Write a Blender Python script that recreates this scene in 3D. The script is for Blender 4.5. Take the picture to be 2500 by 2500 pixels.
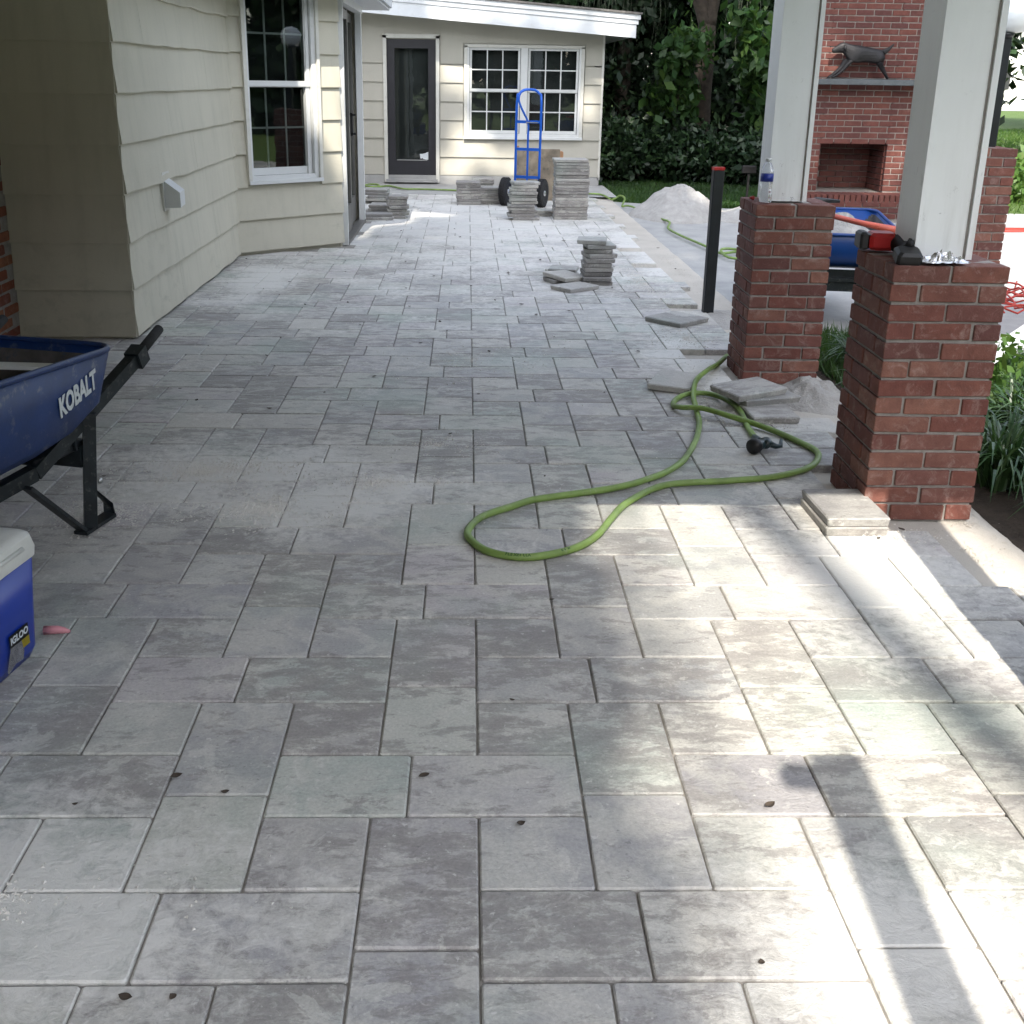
import bpy, bmesh, math, random
from mathutils import Vector, Matrix, noise as mnoise
R = math.radians
random.seed(7)
S = bpy.context.scene
for o in list(bpy.data.objects): bpy.data.objects.remove(o)

# ------------------------------------------------------------------ camera, sky, sun, exposure
CAMX, CAMZ = -0.0311, 1.4853
cd = bpy.data.cameras.new("camera"); cam = bpy.data.objects.new("camera", cd)
S.collection.objects.link(cam); S.camera = cam
F, PITCH, ROLL, YAW = 2714.59, 0.32517, 0.01504, 0.02731
cp, sp = math.cos(PITCH), math.sin(PITCH)
fw = Vector((math.sin(YAW)*cp, math.cos(YAW)*cp, -sp)); rt = Vector((math.cos(YAW), -math.sin(YAW), 0)); up = rt.cross(fw)
r2 = rt*math.cos(ROLL) + up*math.sin(ROLL); u2 = -rt*math.sin(ROLL) + up*math.cos(ROLL)
cam.matrix_world = Matrix(((r2.x, u2.x, -fw.x, CAMX), (r2.y, u2.y, -fw.y, 0), (r2.z, u2.z, -fw.z, CAMZ), (0, 0, 0, 1)))
cd.sensor_width = 36; cd.sensor_fit = 'HORIZONTAL'; cd.lens = 36*F/2500
cd.shift_x = (1250-1207.12)/2500; cd.shift_y = -(1250-1105.86)/2500
cd.clip_start = .05; cd.clip_end = 2000

SUN_EL = R(47); SUN_DX = .07                     # sunlight travels towards +Y, drifting a little to +X
world = bpy.data.worlds.new("World"); S.world = world; world.use_nodes = True
wn = world.node_tree; bg = wn.nodes['Background']
sky = wn.nodes.new('ShaderNodeTexSky'); sky.sky_type = 'NISHITA'; sky.sun_disc = False
sky.sun_elevation = SUN_EL; sky.sun_rotation = math.pi + math.atan(SUN_DX); sky.air_density = 1.2; sky.dust_density = 2.0; sky.ozone_density = 1.0
hs = wn.nodes.new('ShaderNodeHueSaturation'); hs.inputs['Saturation'].default_value = .5; wn.links.new(sky.outputs[0], hs.inputs['Color']); wn.links.new(hs.outputs[0], bg.inputs[0]); bg.inputs[1].default_value = .15
sl = bpy.data.lights.new("sun", 'SUN'); sl.energy = 2.0; sl.angle = R(.53); sl.color = (1, .93, .82)
sun = bpy.data.objects.new("sun", sl); S.collection.objects.link(sun)
h = math.cos(SUN_EL)
sun_dir = Vector((SUN_DX*h, h, -math.sin(SUN_EL))).normalized()
sun.rotation_euler = sun_dir.to_track_quat('-Z', 'Y').to_euler(); sun.location = (0, -20, 25)
S.view_settings.view_transform = 'Standard'; S.view_settings.look = 'None'; S.view_settings.gamma = 1
S.view_settings.use_curve_mapping = False; S.view_settings.exposure = 2.12
KX, KY = SUN_DX*h/math.sin(SUN_EL), h/math.sin(SUN_EL)
def sunq(x, y, z): return (x + z*KX, y + z*KY)      # where the ray through a point meets the ground

# ------------------------------------------------------------------ materials
def newmat(name):
    m = bpy.data.materials.new(name); m.use_nodes = True
    nt = m.node_tree; return m, nt, nt.nodes['Principled BSDF']
def N(nt, t, **k):
    n = nt.nodes.new(t)
    for a, b in k.items(): setattr(n, a, b)
    return n
def L(nt, a, b): nt.links.new(a, b)
def ramp(nt, fac, stops, interp='LINEAR'):
    r = N(nt, 'ShaderNodeValToRGB'); r.color_ramp.interpolation = interp
    e = r.color_ramp.elements
    while len(e) < len(stops): e.new(.5)
    for i, (p, c) in enumerate(stops):
        e[i].position = p; e[i].color = (*c, 1) if len(c) == 3 else c
    L(nt, fac, r.inputs[0]); return r.outputs[0]
def g3(v): return (v, v, v)
def noise(nt, vec, scale, detail=4, rough=.55, dist=0.):
    n = N(nt, 'ShaderNodeTexNoise'); n.inputs['Scale'].default_value = scale; n.inputs['Detail'].default_value = detail
    n.inputs['Roughness'].default_value = rough; n.inputs['Distortion'].default_value = dist
    if vec is not None: L(nt, vec, n.inputs['Vector'])
    return n.outputs['Fac']
def mixc(nt, fac, a, b, mode='MIX'):
    m = N(nt, 'ShaderNodeMix', data_type='RGBA', blend_type=mode)
    for s, v in ((0, fac), (6, a), (7, b)):
        if isinstance(v, (int, float)): m.inputs[s].default_value = v
        elif isinstance(v, tuple): m.inputs[s].default_value = (*v, 1)
        else: L(nt, v, m.inputs[s])
    return m.outputs[2]
def math_(nt, op, a, b=0.):
    m = N(nt, 'ShaderNodeMath', operation=op)
    for s, v in ((0, a), (1, b)):
        if isinstance(v, (int, float)): m.inputs[s].default_value = v
        else: L(nt, v, m.inputs[s])
    return m.outputs[0]
def bump(nt, bsdf, height, strength, dist=.01, prev=None):
    b = N(nt, 'ShaderNodeBump'); b.inputs['Strength'].default_value = strength; b.inputs['Distance'].default_value = dist
    L(nt, height, b.inputs['Height'])
    if prev is not None: L(nt, prev, b.inputs['Normal'])
    L(nt, b.outputs[0], bsdf.inputs['Normal']); return b.outputs[0]
def rnd(nt):
    oi = N(nt, 'ShaderNodeObjectInfo'); ge = N(nt, 'ShaderNodeNewGeometry')
    return math_(nt, 'FRACT', math_(nt, 'ADD', oi.outputs['Random'], ge.outputs['Random Per Island']))
def offcoord(nt, r, scale=(1, 1, 1), src='Object'):
    tc = N(nt, 'ShaderNodeTexCoord'); mp = N(nt, 'ShaderNodeMapping'); mp.inputs['Scale'].default_value = scale
    cx = N(nt, 'ShaderNodeCombineXYZ')
    for i, k in enumerate((37., 91., 53.)): L(nt, math_(nt, 'MULTIPLY', r, k), cx.inputs[i])
    L(nt, cx.outputs[0], mp.inputs['Location']); L(nt, tc.outputs[src], mp.inputs['Vector']); return mp.outputs[0]
def wpos(nt, scale=(1, 1, 1)):
    ge = N(nt, 'ShaderNodeNewGeometry'); mp = N(nt, 'ShaderNodeMapping'); mp.inputs['Scale'].default_value = scale
    L(nt, ge.outputs['Position'], mp.inputs['Vector']); return mp.outputs[0]
M = {}
def simple(name, col, rough=.5, metal=0, var=.12, nscale=9, bstr=0, bscale=60, spec=.5, wear=None):
    m, nt, b = newmat(name)
    tc = N(nt, 'ShaderNodeTexCoord')
    n = noise(nt, tc.outputs['Object'], nscale, 6, .6)
    c = ramp(nt, n, [(.3, tuple(x*(1-var) for x in col)), (.7, tuple(min(1, x*(1+var)) for x in col))])
    if wear:
        n2 = noise(nt, tc.outputs['Object'], nscale*2.3, 8, .7)
        c = mixc(nt, ramp(nt, n2, [(.56, g3(0)), (.68, g3(wear[1]))]), c, wear[0])
    L(nt, c, b.inputs['Base Color'])
    b.inputs['Roughness'].default_value = rough; b.inputs['Metallic'].default_value = metal; b.inputs['Specular IOR Level'].default_value = spec
    if bstr: bump(nt, b, noise(nt, tc.outputs['Object'], bscale, 5, .6), bstr, .004)
    M[name] = m; return m

def paver_mat(name, floor=True):
    m, nt, b = newmat(name); r = rnd(nt)
    v = offcoord(nt, r, (1, 1, 1)); vs = offcoord(nt, r, (1.5, 3.2, 2)); r2_ = math_(nt, 'FRACT', math_(nt, 'MULTIPLY', r, 23.7))
    base = ramp(nt, math_(nt, 'FRACT', math_(nt, 'MULTIPLY', r, 7.31)),
                [(0, (.325, .315, .325)), (.14, (.45, .455, .405)), (.28, (.29, .28, .285)), (.42, (.48, .455, .415)), (.56, (.37, .395, .36)), (.7, (.43, .395, .395)), (.85, (.32, .32, .315)), (1, (.44, .42, .385))] if floor else
                [(0, (.13, .125, .12)), (.25, (.40, .385, .36)), (.4, (.20, .195, .19)), (.6, (.44, .42, .385)), (.8, (.27, .255, .24)), (1, (.14, .13, .12))])
    blot = noise(nt, v, 5, 5, .6, 1.0)
    c = mixc(nt, ramp(nt, blot, [(.42, g3(0)), (.6, g3(.65 if floor else .3))]), base, (.52, .505, .46))
    # charcoal blotches with ragged edges, strong on some stones and nearly absent on others
    st = noise(nt, vs, 6, 8, .72, .25)
    th = math_(nt, 'ADD', st, math_(nt, 'MULTIPLY', math_(nt, 'SUBTRACT', r2_, .5), .2))
    c = mixc(nt, ramp(nt, th, [(.50, g3(0)), (.545, g3(.5)), (.66, g3(.75))]), c, (.215, .20, .19))
    st2 = noise(nt, offcoord(nt, r2_, (1, 1.3, 1)), 4.2, 7, .68, .5)
    c = mixc(nt, ramp(nt, st2, [(.585, g3(0)), (.60, g3(.42)), (.68, g3(.5))]), c, (.55, .54, .50))
    grn = noise(nt, wpos(nt), 1.3, 3, .6)
    c = mixc(nt, ramp(nt, grn, [(.52, g3(0)), (.68, g3(.42))]), c, (.30, .37, .32))
    fine = noise(nt, v, 130, 2, .7)
    c = mixc(nt, .4, c, ramp(nt, fine, [(.25, g3(.3)), (.8, g3(.72))]), 'OVERLAY')
    sp_ = noise(nt, v, 55, 3, .6); c = mixc(nt, ramp(nt, sp_, [(.66, g3(0)), (.72, g3(.6))]), c, (.62, .61, .58)); c = mixc(nt, ramp(nt, sp_, [(.27, g3(.5)), (.33, g3(0))]), c, (.12, .12, .12))
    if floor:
        # dusty zones of jointing sand; the large far one also paints in sky brightness
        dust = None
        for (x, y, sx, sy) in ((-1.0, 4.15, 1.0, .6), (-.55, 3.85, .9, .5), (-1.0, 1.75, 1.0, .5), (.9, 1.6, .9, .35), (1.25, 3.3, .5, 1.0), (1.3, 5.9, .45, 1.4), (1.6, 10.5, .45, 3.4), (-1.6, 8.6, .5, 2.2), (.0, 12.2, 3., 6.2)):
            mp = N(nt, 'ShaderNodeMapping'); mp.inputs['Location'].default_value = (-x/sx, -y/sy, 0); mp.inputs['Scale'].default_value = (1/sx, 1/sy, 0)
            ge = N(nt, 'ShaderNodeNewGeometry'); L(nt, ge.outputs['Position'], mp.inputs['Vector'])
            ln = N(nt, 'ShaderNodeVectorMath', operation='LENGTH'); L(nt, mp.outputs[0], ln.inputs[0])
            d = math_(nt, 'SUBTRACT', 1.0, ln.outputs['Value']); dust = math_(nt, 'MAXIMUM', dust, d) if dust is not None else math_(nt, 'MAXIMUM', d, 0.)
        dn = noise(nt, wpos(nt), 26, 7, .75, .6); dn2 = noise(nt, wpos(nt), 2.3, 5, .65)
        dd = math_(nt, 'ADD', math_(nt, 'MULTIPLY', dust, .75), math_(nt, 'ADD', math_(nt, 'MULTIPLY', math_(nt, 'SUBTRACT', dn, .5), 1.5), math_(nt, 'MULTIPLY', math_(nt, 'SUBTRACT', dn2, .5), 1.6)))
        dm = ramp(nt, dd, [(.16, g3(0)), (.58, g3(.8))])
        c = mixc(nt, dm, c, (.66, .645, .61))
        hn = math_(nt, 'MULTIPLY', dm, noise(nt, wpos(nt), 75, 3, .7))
    L(nt, c, b.inputs['Base Color'])
    L(nt, ramp(nt, blot, [(.3, g3(.5)), (.7, g3(.7))]), b.inputs['Roughness'])
    b.inputs['Specular IOR Level'].default_value = .5
    relief = noise(nt, offcoord(nt, r, (1, 1.6, 1)), 13, 5, .66, 1.2)
    hsum = math_(nt, 'ADD', relief, math_(nt, 'MULTIPLY', fine, .12))
    if floor: hsum = math_(nt, 'ADD', hsum, math_(nt, 'MULTIPLY', hn, .5))
    bump(nt, b, hsum, .6, .0075)
    M[name] = m
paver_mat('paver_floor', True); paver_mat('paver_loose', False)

def brick_mat(name, cols, dust=.3):
    m, nt, b = newmat(name); r = rnd(nt); v = offcoord(nt, r)
    c = ramp(nt, math_(nt, 'FRACT', math_(nt, 'MULTIPLY', r, 5.77)), [(i/(len(cols)-1), k) for i, k in enumerate(cols)])
    n = noise(nt, v, 18, 7, .65); c = mixc(nt, ramp(nt, n, [(.35, g3(.55)), (.65, g3(0))]), c, tuple(x*.55 for x in cols[0]))
    c = mixc(nt, ramp(nt, noise(nt, v, 15, 6, .75, .9), [(.52, g3(0)), (.70, g3(dust))]), c, (.36, .27, .235))
    c = mixc(nt, ramp(nt, noise(nt, v, 220, 3, .6), [(.3, g3(.25)), (.5, g3(0))]), c, (.05, .02, .015))
    L(nt, c, b.inputs['Base Color']); b.inputs['Roughness'].default_value = .8; b.inputs['Specular IOR Level'].default_value = .3
    nb = bump(nt, b, n, .8, .006); bump(nt, b, noise(nt, v, 150, 4, .7), .5, .002, nb); M[name] = m
brick_mat('pier_brick', [(.165, .060, .048), (.205, .085, .062), (.115, .050, .045), (.25, .118, .085), (.15, .066, .058), (.19, .070, .052), (.13, .048, .040)], .55)
brick_mat('chimney_brick', [(.115, .037, .030), (.145, .050, .037), (.08, .029, .027), (.13, .045, .036)], .12)
brick_mat('old_brick', [(.24, .075, .04), (.17, .06, .045), (.30, .13, .07), (.20, .06, .04)], .3)
simple('mortar', (.27, .25, .23), .95, var=.2, nscale=25, bstr=.8, bscale=120)
simple('mortar_light', (.24, .215, .195), .95, var=.15, nscale=25, bstr=.6, bscale=120)

def siding_mat(name, col, grime):
    m, nt, b = newmat(name); r = rnd(nt)
    p = wpos(nt)
    c = ramp(nt, noise(nt, p, 2.2, 4, .5), [(.3, tuple(x*.92 for x in col)), (.7, col)])
    # rain streaks and mildew
    st = noise(nt, wpos(nt, (6, 6, .9)), 1.6, 6, .6)
    c = mixc(nt, ramp(nt, st, [(.48, g3(0)), (.7, g3(.4*grime))]), c, (.30, .30, .235))
    mil = noise(nt, wpos(nt, (1, 1, 1.6)), 5.5, 9, .72, .5); big = noise(nt, p, .9, 3, .5)
    sx_ = N(nt, 'ShaderNodeSeparateXYZ'); L(nt, p, sx_.inputs[0]); lowz = ramp(nt, sx_.outputs[2], [(.05, g3(1)), (.75, g3(.12))])
    c = mixc(nt, math_(nt, 'MULTIPLY', ramp(nt, mil, [(.52, g3(0)), (.72, g3(.8*grime))]), math_(nt, 'MULTIPLY', ramp(nt, big, [(.42, g3(0)), (.6, g3(1))]), lowz)), c, (.13, .135, .10))
    L(nt, c, b.inputs['Base Color']); b.inputs['Roughness'].default_value = .62
    nb = bump(nt, b, noise(nt, wpos(nt, (1, 1, 3)), 28, 6, .6), .25, .004); bump(nt, b, noise(nt, p, 260, 3, .6), .2, .001, nb)
    M[name] = m
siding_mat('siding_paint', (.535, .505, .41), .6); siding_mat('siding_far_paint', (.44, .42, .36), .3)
simple('white_paint', (.56, .58, .60), .42, var=.05, nscale=6, bstr=.08, wear=((.45, .44, .40), .3))
simple('trim_paint', (.58, .57, .52), .45, var=.06, nscale=7, bstr=.1, wear=((.35, .34, .3), .3))
simple('vinyl_white', (.62, .63, .62), .35, var=.04)
m, nt, b = newmat('column_paint'); p = wpos(nt)
c = ramp(nt, noise(nt, p, 3, 4), [(.3, (.77, .78, .775)), (.7, (.82, .83, .83))])
sx_ = N(nt, 'ShaderNodeSeparateXYZ'); L(nt, p, sx_.inputs[0]); lz = ramp(nt, math_(nt, 'MULTIPLY', sx_.outputs[2], .5), [(.46, g3(1)), (.62, g3(.25)), (.95, g3(.12))])
c = mixc(nt, math_(nt, 'MULTIPLY', lz, ramp(nt, noise(nt, wpos(nt, (1, 1, .6)), 34, 6, .7, .5), [(.62, g3(0)), (.68, g3(.6))])), c, (.17, .17, .17))
c = mixc(nt, math_(nt, 'MULTIPLY', lz, ramp(nt, noise(nt, wpos(nt, (4, 4, .5)), 6, 5, .6), [(.5, g3(0)), (.75, g3(.35))])), c, (.45, .44, .41))
L(nt, c, b.inputs['Base Color']); b.inputs['Roughness'].default_value = .42; bump(nt, b, noise(nt, p, 40, 4), .08, .003); M['column_paint'] = m
simple('roof_shingle', (.10, .095, .09), .9, var=.4, nscale=30, bstr=.8, bscale=50)
simple('mud', (.085, .075, .072), .9, var=.5, nscale=9, bstr=.4, wear=((.03, .045, .08), .8))
simple('porch_wood', (.42, .38, .31), .8)
simple('dark_door', (.024, .023, .028), .35, var=.15)
simple('bronze_frame', (.13, .125, .115), .4, metal=.3, var=.1)
simple('room_dark', (.022, .024, .024), .9, var=.4, nscale=2)
simple('curtain', (.11, .10, .10), .9, var=.3, nscale=4)
def glass_mat(name, refl=.05, tint=(.9, .95, .93)):
    m, nt, b = newmat(name); nt.nodes.remove(b); out = nt.nodes['Material Output']
    tr = N(nt, 'ShaderNodeBsdfTransparent'); tr.inputs[0].default_value = (*tint, 1)
    gl = N(nt, 'ShaderNodeBsdfGlossy'); gl.inputs['Roughness'].default_value = .015; gl.inputs[0].default_value = (.95, 1, .98, 1)
    fr = N(nt, 'ShaderNodeLayerWeight'); fr.inputs[0].default_value = .2
    mx = N(nt, 'ShaderNodeMixShader'); f = math_(nt, 'ADD', math_(nt, 'MULTIPLY', fr.outputs['Fresnel'], 1.), refl)
    L(nt, f, mx.inputs[0]); L(nt, tr.outputs[0], mx.inputs[1]); L(nt, gl.outputs[0], mx.inputs[2]); L(nt, mx.outputs[0], out.inputs[0])
    bp = N(nt, 'ShaderNodeBump'); bp.inputs['Strength'].default_value = .05; bp.inputs['Distance'].default_value = .01
    L(nt, noise(nt, wpos(nt), 4, 2), bp.inputs['Height']); L(nt, bp.outputs[0], gl.inputs['Normal'])
    M[name] = m
glass_mat('window_glass'); glass_mat('tinted_glass', .07, (.42, .46, .44))

def sand_mat(name, c1, c2, sc=1., relief=.6, rough=.95):
    m, nt, b = newmat(name); p = wpos(nt)
    c = ramp(nt, noise(nt, p, 3*sc, 6, .6), [(.3, c1), (.7, c2)])
    c = mixc(nt, ramp(nt, noise(nt, p, 14*sc, 8, .7), [(.6, g3(0)), (.8, g3(.5))]), c, tuple(x*.55 for x in c1))
    c = mixc(nt, .3, c, ramp(nt, noise(nt, p, 300, 2, .6), [(.2, g3(.3)), (.8, g3(.7))]), 'OVERLAY')
    L(nt, c, b.inputs['Base Color']); b.inputs['Roughness'].default_value = rough; b.inputs['Specular IOR Level'].default_value = .2
    nb = bump(nt, b, noise(nt, p, 16*sc, 8, .65), relief, .02); bump(nt, b, noise(nt, p, 220, 4, .7), .5, .002, nb); M[name] = m
sand_mat('sand', (.42, .39, .345), (.50, .465, .41), 1., .35)
sand_mat('sand_heap', (.35, .335, .315), (.46, .445, .42), 3.5, .9)
sand_mat('sand_light', (.60, .575, .53), (.66, .64, .60), 1., .3)
sand_mat('concrete', (.30, .30, .295), (.40, .395, .38), 1.3, .25, .85)
sand_mat('soil', (.045, .036, .028), (.09, .07, .055), 4, 1.)
sand_mat('lawn', (.05, .085, .022), (.085, .13, .035), 2, .8)
def leaf_mat(name, cols, trans=.3, rough=.45):
    if name in ('leaf_dark', 'canopy_leaf'): trans = 0
    m, nt, b = newmat(name); ge = N(nt, 'ShaderNodeNewGeometry')
    c = ramp(nt, ge.outputs['Random Per Island'], [(i/(len(cols)-1), k) for i, k in enumerate(cols)])
    n = noise(nt, wpos(nt), .8, 3, .5); c = mixc(nt, ramp(nt, n, [(.35, g3(.6)), (.65, g3(0))]), c, tuple(x*.45 for x in cols[0]))
    L(nt, c, b.inputs['Base Color']); b.inputs['Roughness'].default_value = rough; b.inputs['Specular IOR Level'].default_value = .4
    M[name] = m
    if not trans: return
    out = nt.nodes['Material Output']; t = N(nt, 'ShaderNodeBsdfTranslucent'); L(nt, mixc(nt, .5, c, (.12, .2, .03)), t.inputs[0])
    mx = N(nt, 'ShaderNodeMixShader'); mx.inputs[0].default_value = trans; L(nt, b.outputs[0], mx.inputs[1]); L(nt, t.outputs[0], mx.inputs[2]); L(nt, mx.outputs[0], out.inputs[0])
    M[name] = m
leaf_mat('leaf_dark', [(.017, .040, .016), (.028, .060, .020), (.013, .030, .016), (.040, .078, .024)], .22)
leaf_mat('leaf_mid', [(.03, .08, .022), (.055, .13, .03), (.024, .058, .023), (.10, .18, .035)], .35)
leaf_mat('leaf_bright', [(.07, .16, .025), (.12, .22, .04), (.05, .12, .03), (.17, .24, .05)], .4)
leaf_mat('canopy_leaf', [(.03, .055, .02), (.045, .075, .025)], .08)
leaf_mat('liriope', [(.02, .055, .02), (.04, .09, .03), (.06, .12, .045), (.10, .15, .07)], .2, .35)
leaf_mat('moss_grey', [(.10, .12, .085), (.15, .165, .12)], .3, .9)
simple('bark', (.055, .042, .032), .95, var=.45, nscale=12, bstr=1., bscale=30)
simple('dry_leaf', (.055, .04, .028), .8, var=.5, nscale=30)
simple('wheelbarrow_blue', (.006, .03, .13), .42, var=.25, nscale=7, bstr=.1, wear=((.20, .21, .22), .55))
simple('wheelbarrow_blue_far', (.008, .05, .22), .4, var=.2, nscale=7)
simple('black_steel', (.014, .019, .022), .42, metal=.2, var=.4, nscale=14, wear=((.16, .155, .145), .5))
simple('black_plastic', (.012, .012, .013), .5, var=.3)
simple('lettering_white', (.62, .66, .68), .5, var=.12, nscale=40)
simple('cooler_blue', (.007, .035, .30), .3, var=.12, nscale=3)
simple('cooler_white', (.60, .60, .56), .38, var=.08, nscale=8, bstr=.1, wear=((.3, .28, .24), .3))
simple('hose_green', (.17, .26, .06), .5, var=.28, nscale=7, wear=((.30, .33, .22), .55), bstr=.2, bscale=90)
simple('hose_print', (.035, .09, .02), .6)
simple('nozzle_dark', (.02, .04, .045), .35, var=.3, nscale=30)
simple('truck_blue', (.008, .10, .50), .28, metal=.1, var=.15, nscale=4)
simple('rubber', (.013, .013, .014), .8, var=.3, nscale=30, bstr=.5, bscale=60)
simple('chrome', (.6, .6, .6), .3, metal=.9)
simple('board_stained', (.20, .165, .12), .85, var=.5, nscale=5, bstr=.3, wear=((.06, .065, .045), .7))
simple('cardboard', (.34, .19, .10), .85, var=.15)
simple('wood_grey', (.30, .28, .245), .8, var=.25, nscale=10, bstr=.4)
simple('iron', (.018, .017, .018), .55, metal=.5, var=.35, nscale=20)
simple('slate_shelf', (.07, .08, .085), .6, var=.3, nscale=12)
simple('soot', (.03, .024, .02), .95, var=.6, nscale=5)
simple('tool_red', (.36, .012, .012), .4, var=.1)
simple('handle_red', (.55, .11, .07), .5, var=.15)
simple('glove_pink', (.62, .27, .30), .7, var=.15, nscale=30, bstr=.4)
simple('foil', (.62, .62, .64), .25, metal=.85, var=.2, nscale=30, bstr=.5)
simple('tarp_blue', (.06, .12, .22), .6, var=.3)
simple('label_blue', (.012, .03, .24), .4, var=.2, nscale=60)
simple('label_black', (.012, .012, .012), .4)
simple('label_yellow', (.55, .42, .03), .4, var=.15, nscale=60)
simple('net_orange', (.42, .035, .02), .5)
simple('post_black', (.012, .014, .018), .38, metal=.2, var=.3)
simple('far_wall', (.75, .74, .68), .8, var=.04)
m, nt, b = newmat('globe_glass'); b.inputs['Base Color'].default_value = (.8, .82, .84, 1); b.inputs['Roughness'].default_value = .18; b.inputs['Subsurface Weight'].default_value = .25; b.inputs['Subsurface Radius'].default_value = (.1, .1, .1); M['globe_glass'] = m
m, nt, b = newmat('bottle_plastic'); b.inputs['Base Color'].default_value = (.95, .97, .98, 1); b.inputs['Roughness'].default_value = .06; b.inputs['Transmission Weight'].default_value = .95; b.inputs['IOR'].default_value = 1.25; M['bottle_plastic'] = m

# ------------------------------------------------------------------ object helpers
def tag(o, label=None, cat=None, group=None, kind=None):
    if label: o['label'] = label
    if cat: o['category'] = cat
    if group: o['group'] = group
    if kind: o['kind'] = kind
    return o
def link(name, me, parent=None, mat=None):
    o = bpy.data.objects.new(name, me); S.collection.objects.link(o)
    if parent: o.parent = parent
    if mat and me is not None and not me.materials: me.materials.append(M[mat])
    return o
def thing(name, label, cat, loc=(0, 0, 0), rz=0, group=None):
    o = link(name, None); o.location = loc; o.rotation_euler = (0, 0, rz); o.empty_display_size = .1
    return tag(o, label, cat, group)
class MB:
    def __init__(s): s.v, s.f = [], []
    def add(s, vs, fs):
        k = len(s.v); s.v += [tuple(v) for v in vs]; s.f += [tuple(i+k for i in f) for f in fs]; return s
    def box(s, c, d, rot=None, taper=1.):
        hx, hy, hz = d[0]/2, d[1]/2, d[2]/2; vs = []
        for z, t in ((-hz, 1), (hz, taper)):
            for x, y in ((-hx, -hy), (hx, -hy), (hx, hy), (-hx, hy)): vs.append(Vector((x*t, y*t, z)))
        if rot is not None: vs = [rot @ v for v in vs]
        c = Vector(c)
        return s.add([v+c for v in vs], [(0, 3, 2, 1), (4, 5, 6, 7), (0, 1, 5, 4), (1, 2, 6, 5), (2, 3, 7, 6), (3, 0, 4, 7)])
    def bbox(s, c, d, bev, rot=None):                       # box with chamfered edges
        hx, hy, hz = d[0]/2, d[1]/2, d[2]/2; loops = []
        for z, i in ((-hz, bev), (-hz+bev, 0), (hz-bev, 0), (hz, bev)):
            x, y = hx-i, hy-i; q = bev
            loops.append([(x-q+i*.0, -y), (x, -y+q), (x, y-q), (x-q, y), (-x+q, y), (-x, y-q), (-x, -y+q), (-x+q, -y)])
            loops[-1] = [Vector((a, b2, z)) for a, b2 in loops[-1]]
        vs = [v for lo in loops for v in lo]
        if rot is not None: vs = [rot @ v for v in vs]
        c = Vector(c); fs = [tuple(range(7, -1, -1)), tuple(range(24, 32))]
        for l in range(3):
            for k in range(8): a, b2 = l*8+k, l*8+(k+1) % 8; fs.append((a, b2, b2+8, a+8))
        return s.add([v+c for v in vs], fs)
    def bar(s, a, b, w, h, roll=Vector((0, 0, 1))):
        a, b = Vector(a), Vector(b); z = (b-a).normalized(); x = roll.cross(z)
        if x.length < 1e-4: x = Vector((1, 0, 0))
        x.normalize(); y = z.cross(x); vs = []
        for p in (a, b):
            for i, j in ((-1, -1), (1, -1), (1, 1), (-1, 1)): vs.append(p + x*i*w/2 + y*j*h/2)
        return s.add(vs, [(0, 3, 2, 1), (4, 5, 6, 7), (0, 1, 5, 4), (1, 2, 6, 5), (2, 3, 7, 6), (3, 0, 4, 7)])
    def tube(s, pts, r, n=8, closed=False):
        pts = [Vector(p) for p in pts]; rs = r if isinstance(r, (list, tuple)) else [r]*len(pts); prev = None; rings = []
        for i, p in enumerate(pts):
            if closed: t = pts[(i+1) % len(pts)] - pts[i-1]
            else: t = pts[min(i+1, len(pts)-1)] - pts[max(i-1, 0)]
            t.normalize()
            if prev is None:
                u = t.orthogonal().normalized()
            else:
                u = prev - t*prev.dot(t)
                u = u.normalized() if u.length > 1e-6 else t.orthogonal().normalized()
            prev = u; w = t.cross(u)
            rings.append([p + (u*math.cos(k*2*math.pi/n) + w*math.sin(k*2*math.pi/n))*rs[i] for k in range(n)])
        vs = [v for rg in rings for v in rg]; fs = []; m = len(rings)
        for i in range(m if closed else m-1):
            for k in range(n): a, b = i*n+k, i*n+(k+1) % n; c, d = ((i+1) % m)*n+(k+1) % n, ((i+1) % m)*n+k; fs.append((a, b, c, d))
        if not closed: fs += [tuple(range(n-1, -1, -1)), tuple(range((m-1)*n, m*n))]
        return s.add(vs, fs)
    def lathe(s, prof, c=(0, 0, 0), n=24, rot=None):
        c = Vector(c); vs = []; fs = []
        for r, z in prof:
            for k in range(n):
                v = Vector((r*math.cos(k*2*math.pi/n), r*math.sin(k*2*math.pi/n), z)); vs.append((rot @ v if rot is not None else v) + c)
        for i in range(len(prof)-1):
            for k in range(n): a, b = i*n+k, i*n+(k+1) % n; fs.append((a, b, b+n, a+n))
        fs += [tuple(range(n-1, -1, -1)), tuple(range((len(prof)-1)*n, len(prof)*n))]
        return s.add(vs, fs)
    def prism(s, poly, z0, z1):
        n = len(poly); vs = [(x, y, z0) for x, y in poly] + [(x, y, z1) for x, y in poly]
        return s.add(vs, [tuple(range(n-1, -1, -1)), tuple(range(n, 2*n))] + [(i, (i+1) % n, n+(i+1) % n, n+i) for i in range(n)])
    def mesh(s, name, smooth=False):
        me = bpy.data.meshes.new(name); me.from_pydata(s.v, [], s.f); me.update()
        if smooth: me.polygons.foreach_set('use_smooth', [True]*len(me.polygons))
        return me
    def build(s, name, mat, parent=None, smooth=False):
        return link(name, s.mesh(name, smooth), parent, mat)
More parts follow.
